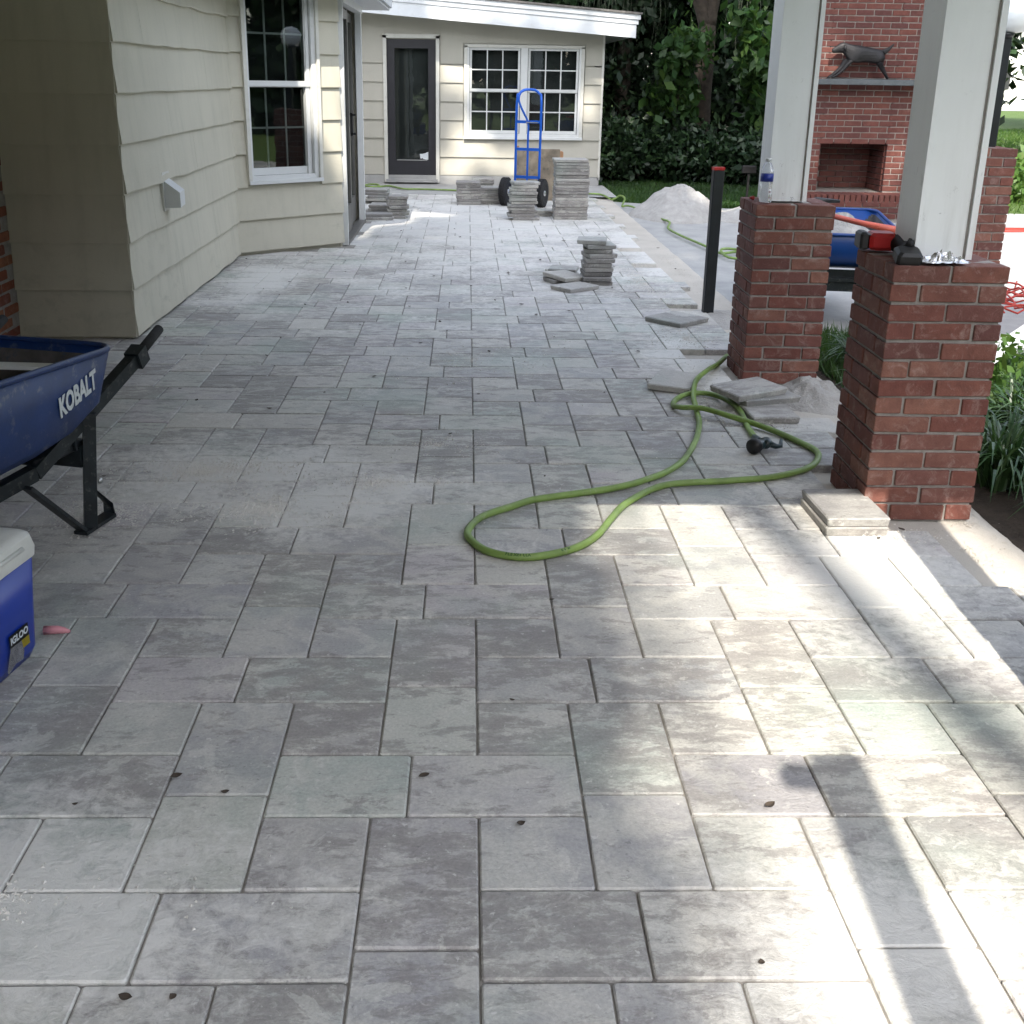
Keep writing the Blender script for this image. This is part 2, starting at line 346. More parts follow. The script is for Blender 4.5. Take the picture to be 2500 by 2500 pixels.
def smooth_path(pts, step=.03):                              # Catmull-Rom through the points
    P = [Vector(p) for p in pts]; out = []
    for i in range(len(P)-1):
        a, b, c, d = P[max(i-1, 0)], P[i], P[i+1], P[min(i+2, len(P)-1)]
        n = max(2, int((c-b).length/step))
        for k in range(n):
            t = k/n; out.append(.5*((2*b)+(c-a)*t+(2*a-5*b+4*c-d)*t*t+(3*b-a-3*c+d)*t**3))
    out.append(P[-1]); return out
def autosmooth(o, ang=40):
    o.data.polygons.foreach_set('use_smooth', [True]*len(o.data.polygons))
    e = o.data; e.set_sharp_from_angle(angle=R(ang)) if hasattr(e, 'set_sharp_from_angle') else None
def text_mesh(txt, size, bold=.0, shear=0., extrude=.0008, sx=1.):
    cu = bpy.data.curves.new('t', 'FONT'); cu.body = txt; cu.size = size; cu.offset = bold; cu.shear = shear; cu.extrude = extrude
    cu.align_x = 'CENTER'; cu.align_y = 'CENTER'; cu.resolution_u = 3
    to = bpy.data.objects.new('t', cu); S.collection.objects.link(to); bpy.context.view_layer.update()
    me = bpy.data.meshes.new_from_object(to.evaluated_get(bpy.context.evaluated_depsgraph_get()))
    bpy.data.objects.remove(to); me.name = 'lettering'
    for v in me.vertices: v.co.x *= sx
    return me
def frame_matrix(origin, xaxis, normal):
    x = Vector(xaxis).normalized(); n = Vector(normal).normalized(); y = n.cross(x).normalized(); x = y.cross(n)
    m = Matrix((x, y, n)).transposed().to_4x4(); m.translation = Vector(origin); return m

# ------------------------------------------------------------------ setting: ground, sand, slab
tag(MB().add([(-300, -300, -.06), (300, -300, -.06), (300, 300, -.06), (-300, 300, -.06)], [(0, 1, 2, 3)]).build('ground', 'lawn'), kind='structure')
def sheet(name, mat, z, outline):
    tag(MB().add([(x, y, z) for x, y in outline], [tuple(range(len(outline)))]).build(name, mat), kind='structure')
def wobbly(pts, amp, step, seed=0):
    out = []; rr = random.Random(seed)
    for i in range(len(pts)):
        a, b = Vector(pts[i]), Vector(pts[(i+1) % len(pts)]); n = max(1, int((b-a).length/step))
        for k in range(n):
            p = a.lerp(b, k/n); out.append((p.x+rr.uniform(-amp, amp), p.y+rr.uniform(-amp, amp)))
    return out
# fine sand bed under and beside the pavers, a height field with soft ridges
def sand_bed():
    nx, ny = 90, 330; x0, x1, y0, y1 = -2.7, 1.93, -1.5, 15.4; vs = []; fs = []
    for j in range(ny+1):
        for i in range(nx+1):
            x = x0+(x1-x0)*i/nx; y = y0+(y1-y0)*j/ny
            if i == nx: x += .035*mnoise.noise(Vector((0, y*3.1, 1)))+.015*mnoise.noise(Vector((0, y*13, 1)))
            z = -.034 + .004*mnoise.noise(Vector((x*5, y*5, 0))) + .003*mnoise.noise(Vector((x*19, y*19, 3)))
            if x > 1.35: z += .010*max(0, mnoise.noise(Vector((x*3.3, y*2.1, 7))))
            if i == nx: z = -.062
            z = max(z, -.062) if i == nx else min(z, -.022)
            vs.append((x, y, z))
    for j in range(ny):
        for i in range(nx): a = j*(nx+1)+i; fs.append((a, a+1, a+nx+2, a+nx+1))
    o = MB().add(vs, fs).build('sand_bed', 'sand', smooth=True); tag(o, kind='structure')
sand_bed()
simple('joint_sand', (.25, .235, .215), .95, var=.3, nscale=20)
sheet('joint_sand', 'joint_sand', -.0085, [(-2.6, -1.15), (1.12, -1.15), (1.12, 15.2), (-2.3, 15.2), (-2.3, 12.3), (-1.2, 12.3), (-1.2, 10.34), (-2.0, 9.64), (-2.0, 6.45), (-2.6, 6.45)])
sheet('driveway', 'concrete', -.046, wobbly([(1.7, 7.3), (2.2, 6.9), (3.2, 6.2), (9.5, 6.0), (9.5, 13.8), (5.4, 14.3), (3.1, 14.35), (1.7, 15.1), (1.7, 12.6)], .015, .3, 3))
sheet('path', 'concrete', -.004, [(-2.4, 15.35), (1.98, 15.15), (1.98, 16.9), (-2.4, 16.9)])
sheet('planting_bed', 'soil', -.045, wobbly([(1.88, 0.5), (3.4, .5), (3.3, 5.9), (2.5, 6.7), (1.9, 6.9)], .03, .2, 5))
sheet('flower_bed', 'soil', -.05, wobbly([(1.9, 17.0), (8, 15.6), (9, 30), (1.9, 30)], .05, .5, 6))

# ------------------------------------------------------------------ pavers of the patio (repeating three-size pattern on a 76 mm module)
U, LY = .0760, 1.7636
BASE = [(-3, 0, -2, 3), (-3, 0, 6, 10), (-2, 3, 3, 6), (0, 4, -3, 0), (0, 3, 0, 3), (0, 3, 6, 9)]
tiles = set()
for a in range(-6, 7):
    for b in range(-6, 22):
        for t in BASE:
            ox, oy = 6*a, 6*(a % 2)+12*b
            tiles.add((t[0]+ox, t[1]+ox, t[2]+oy, t[3]+oy))
def on_house(x0, x1, y0, y1):                # tile swallowed by a wall
    cx, cy = (x0+x1)/2, (y0+y1)/2
    if cy < 6.47: return cx < -2.62
    if cy < 9.65: return cx < -1.97
    if cy < 10.37: return cx < -1.97 + (cy-9.65)*1.14
    if cy < 12.3: return cx < -1.2
    return cx < -2.3
PIERS = [(1.426, 5.658), (1.419, 3.746), (1.414, 1.834)]
def keep(t):
    x0, x1, y0, y1 = t; wx0, wx1, wy0, wy1 = x0*U, x1*U, LY+y0*U, LY+y1*U
    if wy0 < -1.2 or wy1 > 15.3 or on_house(wx0, wx1, wy0, wy1): return False
    lim = 28 if y1 <= 18 else 22
    if x1 > lim: return False
    if (x0, y0) in ((18, 111), (18, 99), (18, 75), (16, 57)): return False
    if 42 <= y0 < 57 and x1 > 20: return False
    for px, py in PIERS:
        if wx1 > px+.02 and wx0 < px+.38 and wy1 > py+.02 and wy0 < py+.38: return False
    if 21 <= y0 < 31 and x0 >= 20: return False
    return True
tiles = sorted(t for t in tiles if keep(t))
pm = {}
def paver_mesh(nx, ny, seed=0, th=.034, gap=.0050, mat='paver_floor'):
    rr = random.Random(seed*31+nx*7+ny); w, d = nx*U-gap*.85, ny*U-gap*1.35; mb = MB(); c = .0035 if mat == 'paver_floor' else .0055; vs = []
    for z, i in (((-th, 0), (-c, 0), (0, c)) if mat == 'paver_floor' else ((-th, .004), (-c, 0), (0, c))):
        for sx, sy in ((-1, -1), (1, -1), (1, 1), (-1, 1)):
            # each corner is cut a little so outlines are not razor-sharp
            q = .004
            for (ax, ay) in (((sx*(w/2-i)), sy*(d/2-i-q)), ((sx*(w/2-i-q)), sy*(d/2-i))) if sx*sy > 0 else (((sx*(w/2-i-q)), sy*(d/2-i)), ((sx*(w/2-i)), sy*(d/2-i-q))):
                vs.append((ax + rr.uniform(-.0008, .0008), ay + rr.uniform(-.0008, .0008), z))
    fs = [tuple(range(16, 24))]
    for l in range(2):
        for k in range(8): a, b = l*8+k, l*8+(k+1) % 8; fs.append((a, b, b+8, a+8))
    if mat != 'paver_floor': fs.append(tuple(range(7, -1, -1)))
    mb.add(vs, fs); me = mb.mesh('paver'); me.materials.append(M[mat]); return me
patio = link('patio', None); tag(patio, kind='structure')
def dist(t): return math.hypot((t[0]+t[1])/2*U-CAMX, LY+(t[2]+t[3])/2*U)
def inview(t):
    x, y = (t[0]+t[1])/2*U, LY+(t[2]+t[3])/2*U; d = Vector((x-CAMX, y, -CAMZ)); z = d.dot(fw)
    if z < .3: return False
    px, py = 1207+F*d.dot(r2)/z, 1106-F*d.dot(u2)/z
    return -60 < px < 2560 and -60 < py < 2560
near = sorted([t for t in tiles if inview(t)], key=dist)[:300]; nearset = set(near); rest = MB()
for t in tiles:
    cx, cy = (t[0]+t[1])/2*U, LY+(t[2]+t[3])/2*U; rr = random.Random(hash(t)); z = rr.uniform(-.0012, .0012)
    tx, ty = rr.gauss(0, .0022), rr.gauss(0, .0022)
    if t in nearset:
        k = (t[1]-t[0], t[3]-t[2], rr.randrange(3))
        if k not in pm: pm[k] = paver_mesh(*k)
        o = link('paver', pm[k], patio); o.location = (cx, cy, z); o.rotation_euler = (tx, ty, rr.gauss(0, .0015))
    else:
        me = paver_mesh(t[1]-t[0], t[3]-t[2], rr.randrange(3)); rot = Matrix.Rotation(tx, 3, 'X') @ Matrix.Rotation(ty, 3, 'Y')
        rest.add([rot @ v.co + Vector((cx, cy, z)) for v in me.vertices], [tuple(p.vertices) for p in me.polygons]); bpy.data.meshes.remove(me)
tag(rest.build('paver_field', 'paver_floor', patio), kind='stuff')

# ------------------------------------------------------------------ the house
house = thing('house', 'long cream lap-sided house wrapping the left and far sides of the patio, with white eaves', 'house')
def board_mesh(p0, p1, nrm, z0, z1, seed, wave=.004, cut=None):
    rr = random.Random(seed); a, b = Vector((*p0, 0)), Vector((*p1, 0)); n = Vector((*nrm, 0)).normalized(); Ln = (b-a).length; k = max(1, int(Ln/.12)); vs = []; fs = []
    for i in range(k+1):
        p = a.lerp(b, i/k); w = wave*mnoise.noise(Vector((p.x*3.1+seed, p.y*3.1, z0*5)))
        w2 = wave*.9*mnoise.noise(Vector((p.x*2.3+seed, p.y*2.3, z0*5+9)))
        zb = z0 + w
        for off, z in ((0, zb), (.029+w2, zb), (.030+w2, zb+.006), (.006, z1), (0, z1)): q = p + n*off; vs.append((q.x, q.y, z))
    for i in range(k):
        for j in range(5): c = i*5+j; d = i*5+(j+1) % 5; fs.append((c, d, d+5, c+5))
    fs += [(4, 3, 2, 1, 0), tuple(k*5+j for j in range(5))]
    return MB().add(vs, fs)
def siding_wall(p0, p1, nrm, zbot, ztop, step, mat, openings=(), parent=house, zoff=0., wave=.004):
    a, b = Vector(p0), Vector(p1); Ln = (b-a).length; d = (b-a)/Ln; z = zbot; i = 0
    while z < ztop-.02:
        z1 = min(z+step+.012, ztop); segs = [(0, Ln, z, z1)]
        for u0, u1, w0, w1 in openings:
            new = []
            for (s0, s1, q0, q1) in segs:
                if q1 <= w0+.013 or q0 >= w1 or s1 <= u0 or s0 >= u1: new.append((s0, s1, q0, q1)); continue
                if s0 < u0: new.append((s0, u0, q0, q1))
                if s1 > u1: new.append((u1, s1, q0, q1))
                if q0 < w0-.03: new.append((max(s0, u0), min(s1, u1), q0, w0))
                if q1 > w1+.03: new.append((max(s0, u0), min(s1, u1), w1, q1))
            segs = new
        if Ln > 3 and step < .5:
            cut = (1.15, 2.3, .6, 1.8)[i % 4]*(Ln/3.2); segs = [x_ for (s0, s1, q0, q1) in segs for x_ in (((s0, cut-.0012, q0, q1), (cut+.0012, s1, q0, q1)) if s0+.15 < cut < s1-.15 else ((s0, s1, q0, q1),))]
        for (s0, s1, q0, q1) in segs:
            if s1-s0 < .01: continue
            board_mesh(a+d*s0, a+d*s1, nrm, q0, q1, i, wave).build('siding_board', mat, parent)
        z += step; i += 1
def wall_panel(p0, p1, nrm, z0, z1, openings=(), th=.1, mat='siding_paint', name='wall'):
    a, b = Vector(p0), Vector(p1); d = (b-a).normalized(); Ln = (b-a).length; n = Vector(nrm).normalized(); mb = MB(); us = sorted({0, Ln, *[o[0] for o in openings], *[o[1] for o in openings]}); 
    for s0, s1 in zip(us, us[1:]):
        zs = [(z0, z1)]
        for o in openings:
            if s0 >= o[0]-1e-6 and s1 <= o[1]+1e-6:
                nz = []
                for q0, q1 in zs:
                    if q0 < o[2]: nz.append((q0, min(q1, o[2])))
                    if q1 > o[3]: nz.append((max(q0, o[3]), q1))
                zs = nz
        for q0, q1 in zs:
            A, B = a+d*s0, a+d*s1; A2, B2 = A-n*th, B-n*th
            mb.add([(A.x, A.y, q0), (B.x, B.y, q0), (B2.x, B2.y, q0), (A2.x, A2.y, q0), (A.x, A.y, q1), (B.x, B.y, q1), (B2.x, B2.y, q1), (A2.x, A2.y, q1)],
                   [(0, 3, 2, 1), (4, 5, 6, 7), (0, 1, 5, 4), (1, 2, 6, 5), (2, 3, 7, 6), (3, 0, 4, 7)])
    return mb.build(name, mat, house)
WT = 2.45
C0, C1, C2 = (-1.985, 6.47), (-1.998, 9.653), (-1.172, 10.368)
# porch-end wall, long wall
wall_panel((-2.66, 6.48), (-1.995, 6.48), (0, -1), -.05, WT)
siding_wall((-2.64, 6.48), (-1.967, 6.48), (0, -1), .012, WT, .2715, 'siding_paint', wave=.003)
wall_panel((-1.995, 6.481), (-2.008, 9.66), (1, 0), -.05, WT)
siding_wall((C0[0], 6.463), C1, (1, 0), .018, WT, .2715, 'siding_paint', wave=.011)
# bay wall with the double hung window
bn = Vector((C2[1]-C1[1], -(C2[0]-C1[0]))).normalized()
bd = (Vector(C2)-Vector(C1)).normalized(); BL = (Vector(C2)-Vector(C1)).length
def bu(x, y): return (Vector((x, y))-Vector(C1)).dot(bd)
wo = (bu(-1.905, 9.733)+.0, bu(-1.345, 10.217), .60, 2.28)
wall_panel(tuple(Vector(C1)-bn*.01), tuple(Vector(C2)-bn*.01), tuple(bn), -.05, WT, [wo])
siding_wall(C1, C2, tuple(bn), .03, WT, .2715, 'siding_paint', [wo], wave=.006)
# back wing
BY = 16.8
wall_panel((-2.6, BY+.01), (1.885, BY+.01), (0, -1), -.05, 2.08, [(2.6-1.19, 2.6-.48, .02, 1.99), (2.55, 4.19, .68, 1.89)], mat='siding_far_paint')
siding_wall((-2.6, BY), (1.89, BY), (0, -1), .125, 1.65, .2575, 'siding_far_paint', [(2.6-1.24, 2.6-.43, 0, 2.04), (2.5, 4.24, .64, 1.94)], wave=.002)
for (xa, xb, zb) in ((-2.6, -1.24, 1.67), (-1.24, -.43, 2.045), (-.43, -.10, 1.67), (-.10, 1.64, 1.945), (1.64, 1.89, 1.67)):
    za, zc = 2.50-.0735*xa-.262, 2.50-.0735*xb-.262
    MB().add([(xa, BY-.012, zb), (xb, BY-.012, zb), (xb, BY-.012, zc), (xa, BY-.012, za), (xa, BY+.06, zb), (xb, BY+.06, zb), (xb, BY+.06, zc), (xa, BY+.06, za)], [(0, 1, 2, 3), (7, 6, 5, 4), (4, 5, 1, 0), (3, 2, 6, 7), (0, 3, 7, 4), (1, 5, 6, 2)]).build('upper_panel', 'siding_far_paint', house)
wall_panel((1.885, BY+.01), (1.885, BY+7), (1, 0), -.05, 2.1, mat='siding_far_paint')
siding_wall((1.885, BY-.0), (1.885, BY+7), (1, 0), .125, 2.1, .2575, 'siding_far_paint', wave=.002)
MB().box((-.35, BY-.012, .045), (4.5, .03, .15)).build('foundation', 'concrete', house)
# west side walls out of sight
wall_panel((-1.17, 12.33), (-2.6, 12.33), (0, 1), -.05, WT); wall_panel((-2.6, 12.3), (-2.6, 16.9), (1, 0), -.05, 2.4)
# corner board of the back wing
MB().box((1.897, BY-.012, 1.08), (.03, .03, 2.0)).build('corner_board', 'trim_paint', house)

def wframe(P, w, h, z0, bars, mat, parent, name='frame', fw_=.045, depth=.05):
    """a rectangular frame in local coordinates: x along wall, y outward, z up"""
    mb = MB(); mb.box((0, 0, z0+fw_/2), (w, depth, fw_)); mb.box((0, 0, z0+h-fw_/2), (w, depth, fw_))
    mb.box((-w/2+fw_/2, 0, z0+h/2), (fw_, depth, h-2*fw_)); mb.box((w/2-fw_/2, 0, z0+h/2), (fw_, depth, h-2*fw_)); o = mb.build(name, mat, parent); return o
def local(parent_name, p0, nrm, label=None):
    e = link(parent_name, None, house); n = Vector((*nrm, 0)).normalized(); e.matrix_local = frame_matrix((p0[0], p0[1], 0), Vector((0, 0, 1)).cross(n) if False else n.cross(Vector((0, 0, 1))) * -1, (0, 0, 1)); 
    if label: e['label'] = label
    return e
# local frame: x along the wall (viewer's right), y into the wall is negative outward -> build explicit matrices
def wall_frame(name, p0, nrm, label=None):
    n = Vector((*nrm, 0)).normalized(); x = Vector((0, 0, 1)).cross(n); e = link(name, None, house)      # x to the viewer's right when facing the wall
    y = -n; m = Matrix(((x.x, y.x, 0), (x.y, y.y, 0), (0, 0, 1))).to_4x4(); m.translation = Vector((p0[0], p0[1], 0)); e.matrix_local = m
    if label: e['label'] = label
    return e
# --- bay window
mid = (Vector(C1)+bd*(wo[0]+wo[1])/2); w = wo[1]-wo[0]
bw = wall_frame('window', (mid.x, mid.y), tuple(bn), 'double hung window with dim inner grille on the angled wall')
H = wo[3]
def part(mb, name, mat, parent, smooth=False): return mb.build(name, mat, parent, smooth)
part(MB().box((-w/2+.012, -.03, (H+.60)/2), (.03, .05, H-.60)).box((w/2-.012, -.03, (H+.60)/2), (.03, .05, H-.60)).box((0, -.03, H), (w+.03, .05, .04)), 'casing', 'trim_paint', bw)
part(MB().box((0, -.025, .612), (w, .075, .03)).box((0, -.0, .645), (w-.04, .05, .036)), 'sill', 'vinyl_white', bw)
for fx, fy, fa_, fb_ in ((-w/2+.042, .02, .03, .1), (w/2-.045, .02, .042, .1), (w/2-.09, .035, .04, .05)): part(MB().box((fx, fy, 1.45), (fa_, fb_, 1.6)), 'frame', 'vinyl_white', bw)
gw = w-.17; gx = -.015
for nm, z0, z1, yy in (('sash', .665, 1.425, .045), ('sash', 1.385, 2.22, .015)):
    mb = MB(); mb.box((gx, yy, z0+.03), (gw+.06, .035, .06 if z0 < 1 else .045)); mb.box((gx, yy, z1-.02), (gw+.06, .035, .04))
    mb.box((gx-gw/2-.012, yy, (z0+z1)/2), (.03, .035, z1-z0-.1)); mb.box((gx+gw/2+.012, yy, (z0+z1)/2), (.03, .035, z1-z0-.1)); part(mb, nm, 'vinyl_white', bw)
    part(MB().add([(gx-gw/2, yy+.004, z0+.05), (gx+gw/2, yy+.004, z0+.05), (gx+gw/2, yy+.004, z1-.03), (gx-gw/2, yy+.004, z1-.03)], [(0, 1, 2, 3)]), 'pane', 'tinted_glass', bw)
    gm = MB()
    for k in (1, 2): gm.box((gx-gw/2+gw*k/3, yy+.018, (z0+z1)/2), (.016, .008, z1-z0-.09))
    gm.box((gx, yy+.0185, (z0+z1)/2+.01), (gw, .006, .016)); part(gm, 'grille', 'vinyl_white', bw)
part(MB().box((0, .62, 1.3), (w+.4, 1., 1.9)), 'interior', 'room_dark', bw).data.flip_normals()
bw.children[-1].data.transform(Matrix.Identity(4))
part(MB().box((.12, .35, .95), (.25, .02, .8)), 'curtain', 'curtain', bw)
# --- sliding door in the wall facing the yard
sd = wall_frame('sliding_door', (-1.165, 11.29), (1, 0), 'grey framed sliding glass door')
x0, x1 = -.86, .9
part(MB().box((x0-.02, -.005, 1.06), (.045, .07, 2.12)).box((x1-.03, -.01, 1.06), (.08, .06, 2.12)).box(((x0+x1)/2, -.01, 2.125), (x1-x0+.06, .08, .07)), 'casing', 'vinyl_white', sd)
part(MB().box(((x0+x1)/2, .0, .012), (x1-x0, .09, .03)), 'threshold', 'bronze_frame', sd)
for k, (a, b2, yy) in enumerate(((x0+.02, .08, .035), (0., x1-.07, .07))):
    pn = MB(); cx = (a+b2)/2; pn.box((a+.04, yy, 1.06), (.08, .035, 2.04)); pn.box((b2-.04, yy, 1.06), (.08, .035, 2.04)); pn.box((cx, yy, .16), (b2-a-.16, .034, .26)); pn.box((cx, yy, 2.03), (b2-a-.16, .034, .08))
    part(pn, 'door_panel', 'bronze_frame', sd)
    part(MB().add([(a+.08, yy, .29), (b2-.08, yy, .29), (b2-.08, yy, 1.99), (a+.08, yy, 1.99)], [(0, 1, 2, 3)]), 'pane', 'window_glass', sd)
part(MB().box((.82-.6, .02, 1.03), (.02, .03, .22)).box((.22, .0, 1.12), (.02, .05, .02)).box((.22, .0, .94), (.02, .05, .02)), 'handle', 'black_plastic', sd)
part(MB().box((0, .75, 1.05), (2., 1.1, 2.2)), 'interior', 'room_dark', sd).data.flip_normals()
part(MB().box((.6, .25, 1.05), (.5, .02, 2.)), 'curtain', 'curtain', sd)
wall_panel((-1.19, 10.35), (-1.19, 12.33), (1, 0), -.05, WT, [(.06, 1.86, 0, 2.12)], name='wall')
siding_wall((-1.178, 12.2), (-1.178, 12.34), (1, 0), .03, WT, .2715, 'siding_paint')
# --- back door
bd_ = wall_frame('door', (-.84, BY), (0, -1), 'dark full-glass door in the far wall')
part(MB().box((-.375, -.02, 1.03), (.05, .05, 2.02)).box((.375, -.02, 1.03), (.05, .05, 2.02)).box((0, -.02, 2.03), (.8, .05, .055)), 'casing', 'trim_paint', bd_)
part(MB().box((0, -.04, .045), (.75, .14, .04)), 'threshold', 'concrete', bd_)
part(MB().box((-.295, .03, 1.03), (.11, .04, 1.92)).box((.295, .03, 1.03), (.11, .04, 1.92)).box((0, .03, .2), (.48, .04, .25)).box((0, .03, 1.93), (.48, .04, .12)), 'door_panel', 'dark_door', bd_)
part(MB().box((0, .005, .332), (.44, .012, .012)), 'trim_strip', 'chrome', bd_)
part(MB().add([(-.24, .035, .32), (.24, .035, .32), (.24, .035, 1.88), (-.24, .035, 1.88)], [(0, 1, 2, 3)]), 'pane', 'window_glass', bd_)
part(MB().add([(.12, .028, .35), (.155, .028, .36), (.16, .028, .345), (.235, .028, .335), (.235, .028, .45), (.19, .028, .43), (.15, .028, .42), (.11, .028, .42)], [(0, 1, 2, 3, 4, 5, 6, 7)]), 'sticker', 'lettering_white', bd_)
part(MB().box((0, .75, 1.05), (1.1, 1.2, 2.1)), 'interior', 'room_dark', bd_).data.flip_normals()
part(MB().box((-.12, .4, 1.05), (.16, .02, 1.9)), 'curtain', 'curtain', bd_)
# --- twin back window with white muntins
tw = wall_frame('window', (.77, BY), (0, -1), 'wide twin window with bright white grid in the far wall')
W2 = 1.66
part(MB().box((-W2/2-.005, -.02, 1.28), (.045, .045, 1.27)).box((W2/2+.005, -.02, 1.28), (.045, .045, 1.27)).box((0, -.02, 1.915), (W2+.05, .045, .04)), 'casing', 'trim_paint', tw)
part(MB().box((0, -.03, .662), (W2+.06, .08, .035)).box((0, -.005, .70), (W2-.02, .05, .045)), 'sill', 'vinyl_white', tw)
for fx, fwid in ((0, .10), (-W2/2+.03, .035), (W2/2-.03, .035)): part(MB().box((fx, -.003, 1.30), (fwid, .06, 1.19)), 'frame', 'vinyl_white', tw)
for sx in (-1, 1):
    c = sx*.4175; ww = .72; nsh = .70
    for z0, z1, yy in ((.725, 1.325, .03), (1.30, 1.895, .01)):
        sa = MB().box((c, yy, z0+.02), (ww, .03, .04)).box((c, yy, z1-.017), (ww, .03, .034)).box((c-ww/2+.015, yy, (z0+z1)/2), (.03, .03, z1-z0-.074)).box((c+ww/2-.015, yy, (z0+z1)/2), (.03, .03, z1-z0-.074))
        so = part(sa, 'sash', 'vinyl_white', tw)
        part(MB().add([(c-ww/2+.03, yy+.006, z0+.04), (c+ww/2-.03, yy+.006, z0+.04), (c+ww/2-.03, yy+.006, z1-.034), (c-ww/2+.03, yy+.006, z1-.034)], [(0, 1, 2, 3)]), 'pane', 'window_glass', tw)
        gm = MB(); iw = ww-.06
        for k in (1, 2): gm.box((c-iw/2+iw*k/3, yy-.006, (z0+z1)/2), (.016, .014, z1-z0-.074))
        gm.box((c, yy-.0065, (z0+z1)/2), (iw, .012, .016)); part(gm, 'muntins', 'vinyl_white', tw)
part(MB().box((0, .8, 1.3), (2.2, 1.3, 1.6)), 'interior', 'room_dark', tw).data.flip_normals()
# --- roofs, fascias, soffits
def ztop(x): return 2.50-.0735*(x-0)          # top of the sloped fascia
xl, xr = -3.0, 2.30
fa = link('fascia', None, house)
def sloped(x0, x1, y0, y1, d0, d1, name, mat, par, s1=0):
    vs = [(x0, y0, ztop(x0)-d0), (x1, y0, ztop(x1)-d0), (x1, y1, ztop(x1)-d0), (x0, y1, ztop(x0)-d0), (x0, y0, ztop(x0)-d1), (x1, y0, ztop(x1)-d1), (x1, y1, ztop(x1)-d1), (x0, y1, ztop(x0)-d1)]
    return MB().add(vs, [(0, 1, 2, 3), (7, 6, 5, 4), (4, 5, 1, 0), (5, 6, 2, 1), (6, 7, 3, 2), (7, 4, 0, 3)]).build(name, mat, par)
sloped(xl, xr+.02, 16.215, 16.27, 0, .062, 'trim_strip', 'white_paint', fa)
sloped(xl, xr-.005, 16.235, 16.28, .064, .125, 'trim_strip', 'white_paint', fa)
sloped(xl, xr-.03, 16.25, 16.285, .127, .30, 'fascia_board', 'white_paint', fa)
sloped(xr-.06, xr-.03, 16.29, 24, .05, .28, 'fascia_board', 'white_paint', fa)
sloped(xl, xr-.06, 16.286, 24, .24, .26, 'soffit', 'white_paint', house)
sloped(xl, xr+.04, 16.19, 24, -.03, -.003, 'roof', 'roof_shingle', house)
# eave over the near wing
eave = [(-1.60, 6.0), (-1.60, 9.45), (-.87, 10.1), (-.87, 12.75), (-6, 12.75), (-6, 6.0)]
MB().prism(eave, 2.15, 2.17).build('soffit', 'white_paint', house)
MB().prism([(-1.575, 6.0), (-1.575, 9.46), (-.845, 10.11), (-.845, 12.78), (-6, 12.78), (-6, 6.)], 2.175, 2.33).build('fascia', 'white_paint', house)
MB().prism([(-1.55, 6.0), (-1.55, 9.45), (-.82, 10.1), (-.82, 12.8), (-6, 12.8), (-6, 6.)], 2.335, 2.37).build('roof', 'roof_shingle', house)
# old brick wall at the left of the covered porch
def brick_row_mesh(l, w_, h_, bev=.004): return MB().bbox((0, 0, 0), (l, w_, h_), bev).mesh('brick')
obm = brick_row_mesh(.194, .05, .057, .006); obm.materials.append(M['old_brick'])
bwall = link('brick_wall', None, house)
MB().box((-2.705, 2.5, 1.2), (.125, 7.95, 2.5)).build('mortar', 'mortar', bwall)
for c in range(28):
    for k in range(7):
        y = 6.37+.2045-.2045*k-(.1 if c % 2 else 0)
        if y > 6.39: continue
        rr = random.Random(c*50+k); o = link('brick', obm, bwall); o.location = (-2.662+rr.uniform(-.005, .004), y, .05+c*.0685+rr.uniform(-.003, .003)); o.rotation_euler = (rr.gauss(0, .012), 0, R(90)+rr.gauss(0, .01))
# dryer vent hood
vh = link('vent_hood', None, house)
part(MB().add([(-1.975, 7.28, .85), (-1.975, 7.40, .86), (-1.975, 7.28, .665), (-1.975, 7.40, .675), (-1.86, 7.28, .765), (-1.86, 7.40, .775), (-1.86, 7.28, .672), (-1.86, 7.40, .682)],
     [(0, 4, 5, 1), (4, 6, 7, 5), (0, 2, 6, 4), (1, 5, 7, 3), (2, 3, 7, 6)]), 'hood', 'vinyl_white', vh)
part(MB().box((-1.968, 7.34, .77), (.02, .17, .24)), 'flange', 'trim_paint', vh)

# ------------------------------------------------------------------ porch roof over the camera, carried by the white columns
porch = thing('porch_roof', 'flat white porch roof carried on the boxed columns overhead', 'roof')
MB().box((-.55, 4.02, 2.62), (5.2, 4.84, .05)).build('ceiling', 'porch_wood', porch)
MB().box((1.62, 3.95, 2.52), (.3, 4.9, .14)).build('beam', 'white_paint', porch)
MB().prism([(-3.2, -2.2), (.1, -2.2), (.1, 1.35), (2.1, 1.35), (2.1, 6.45), (-3.2, 6.45)], 2.65, 2.80).build('roof_deck', 'roof_shingle', porch)  # arm reaching back past the camera is added to darken the near left floor

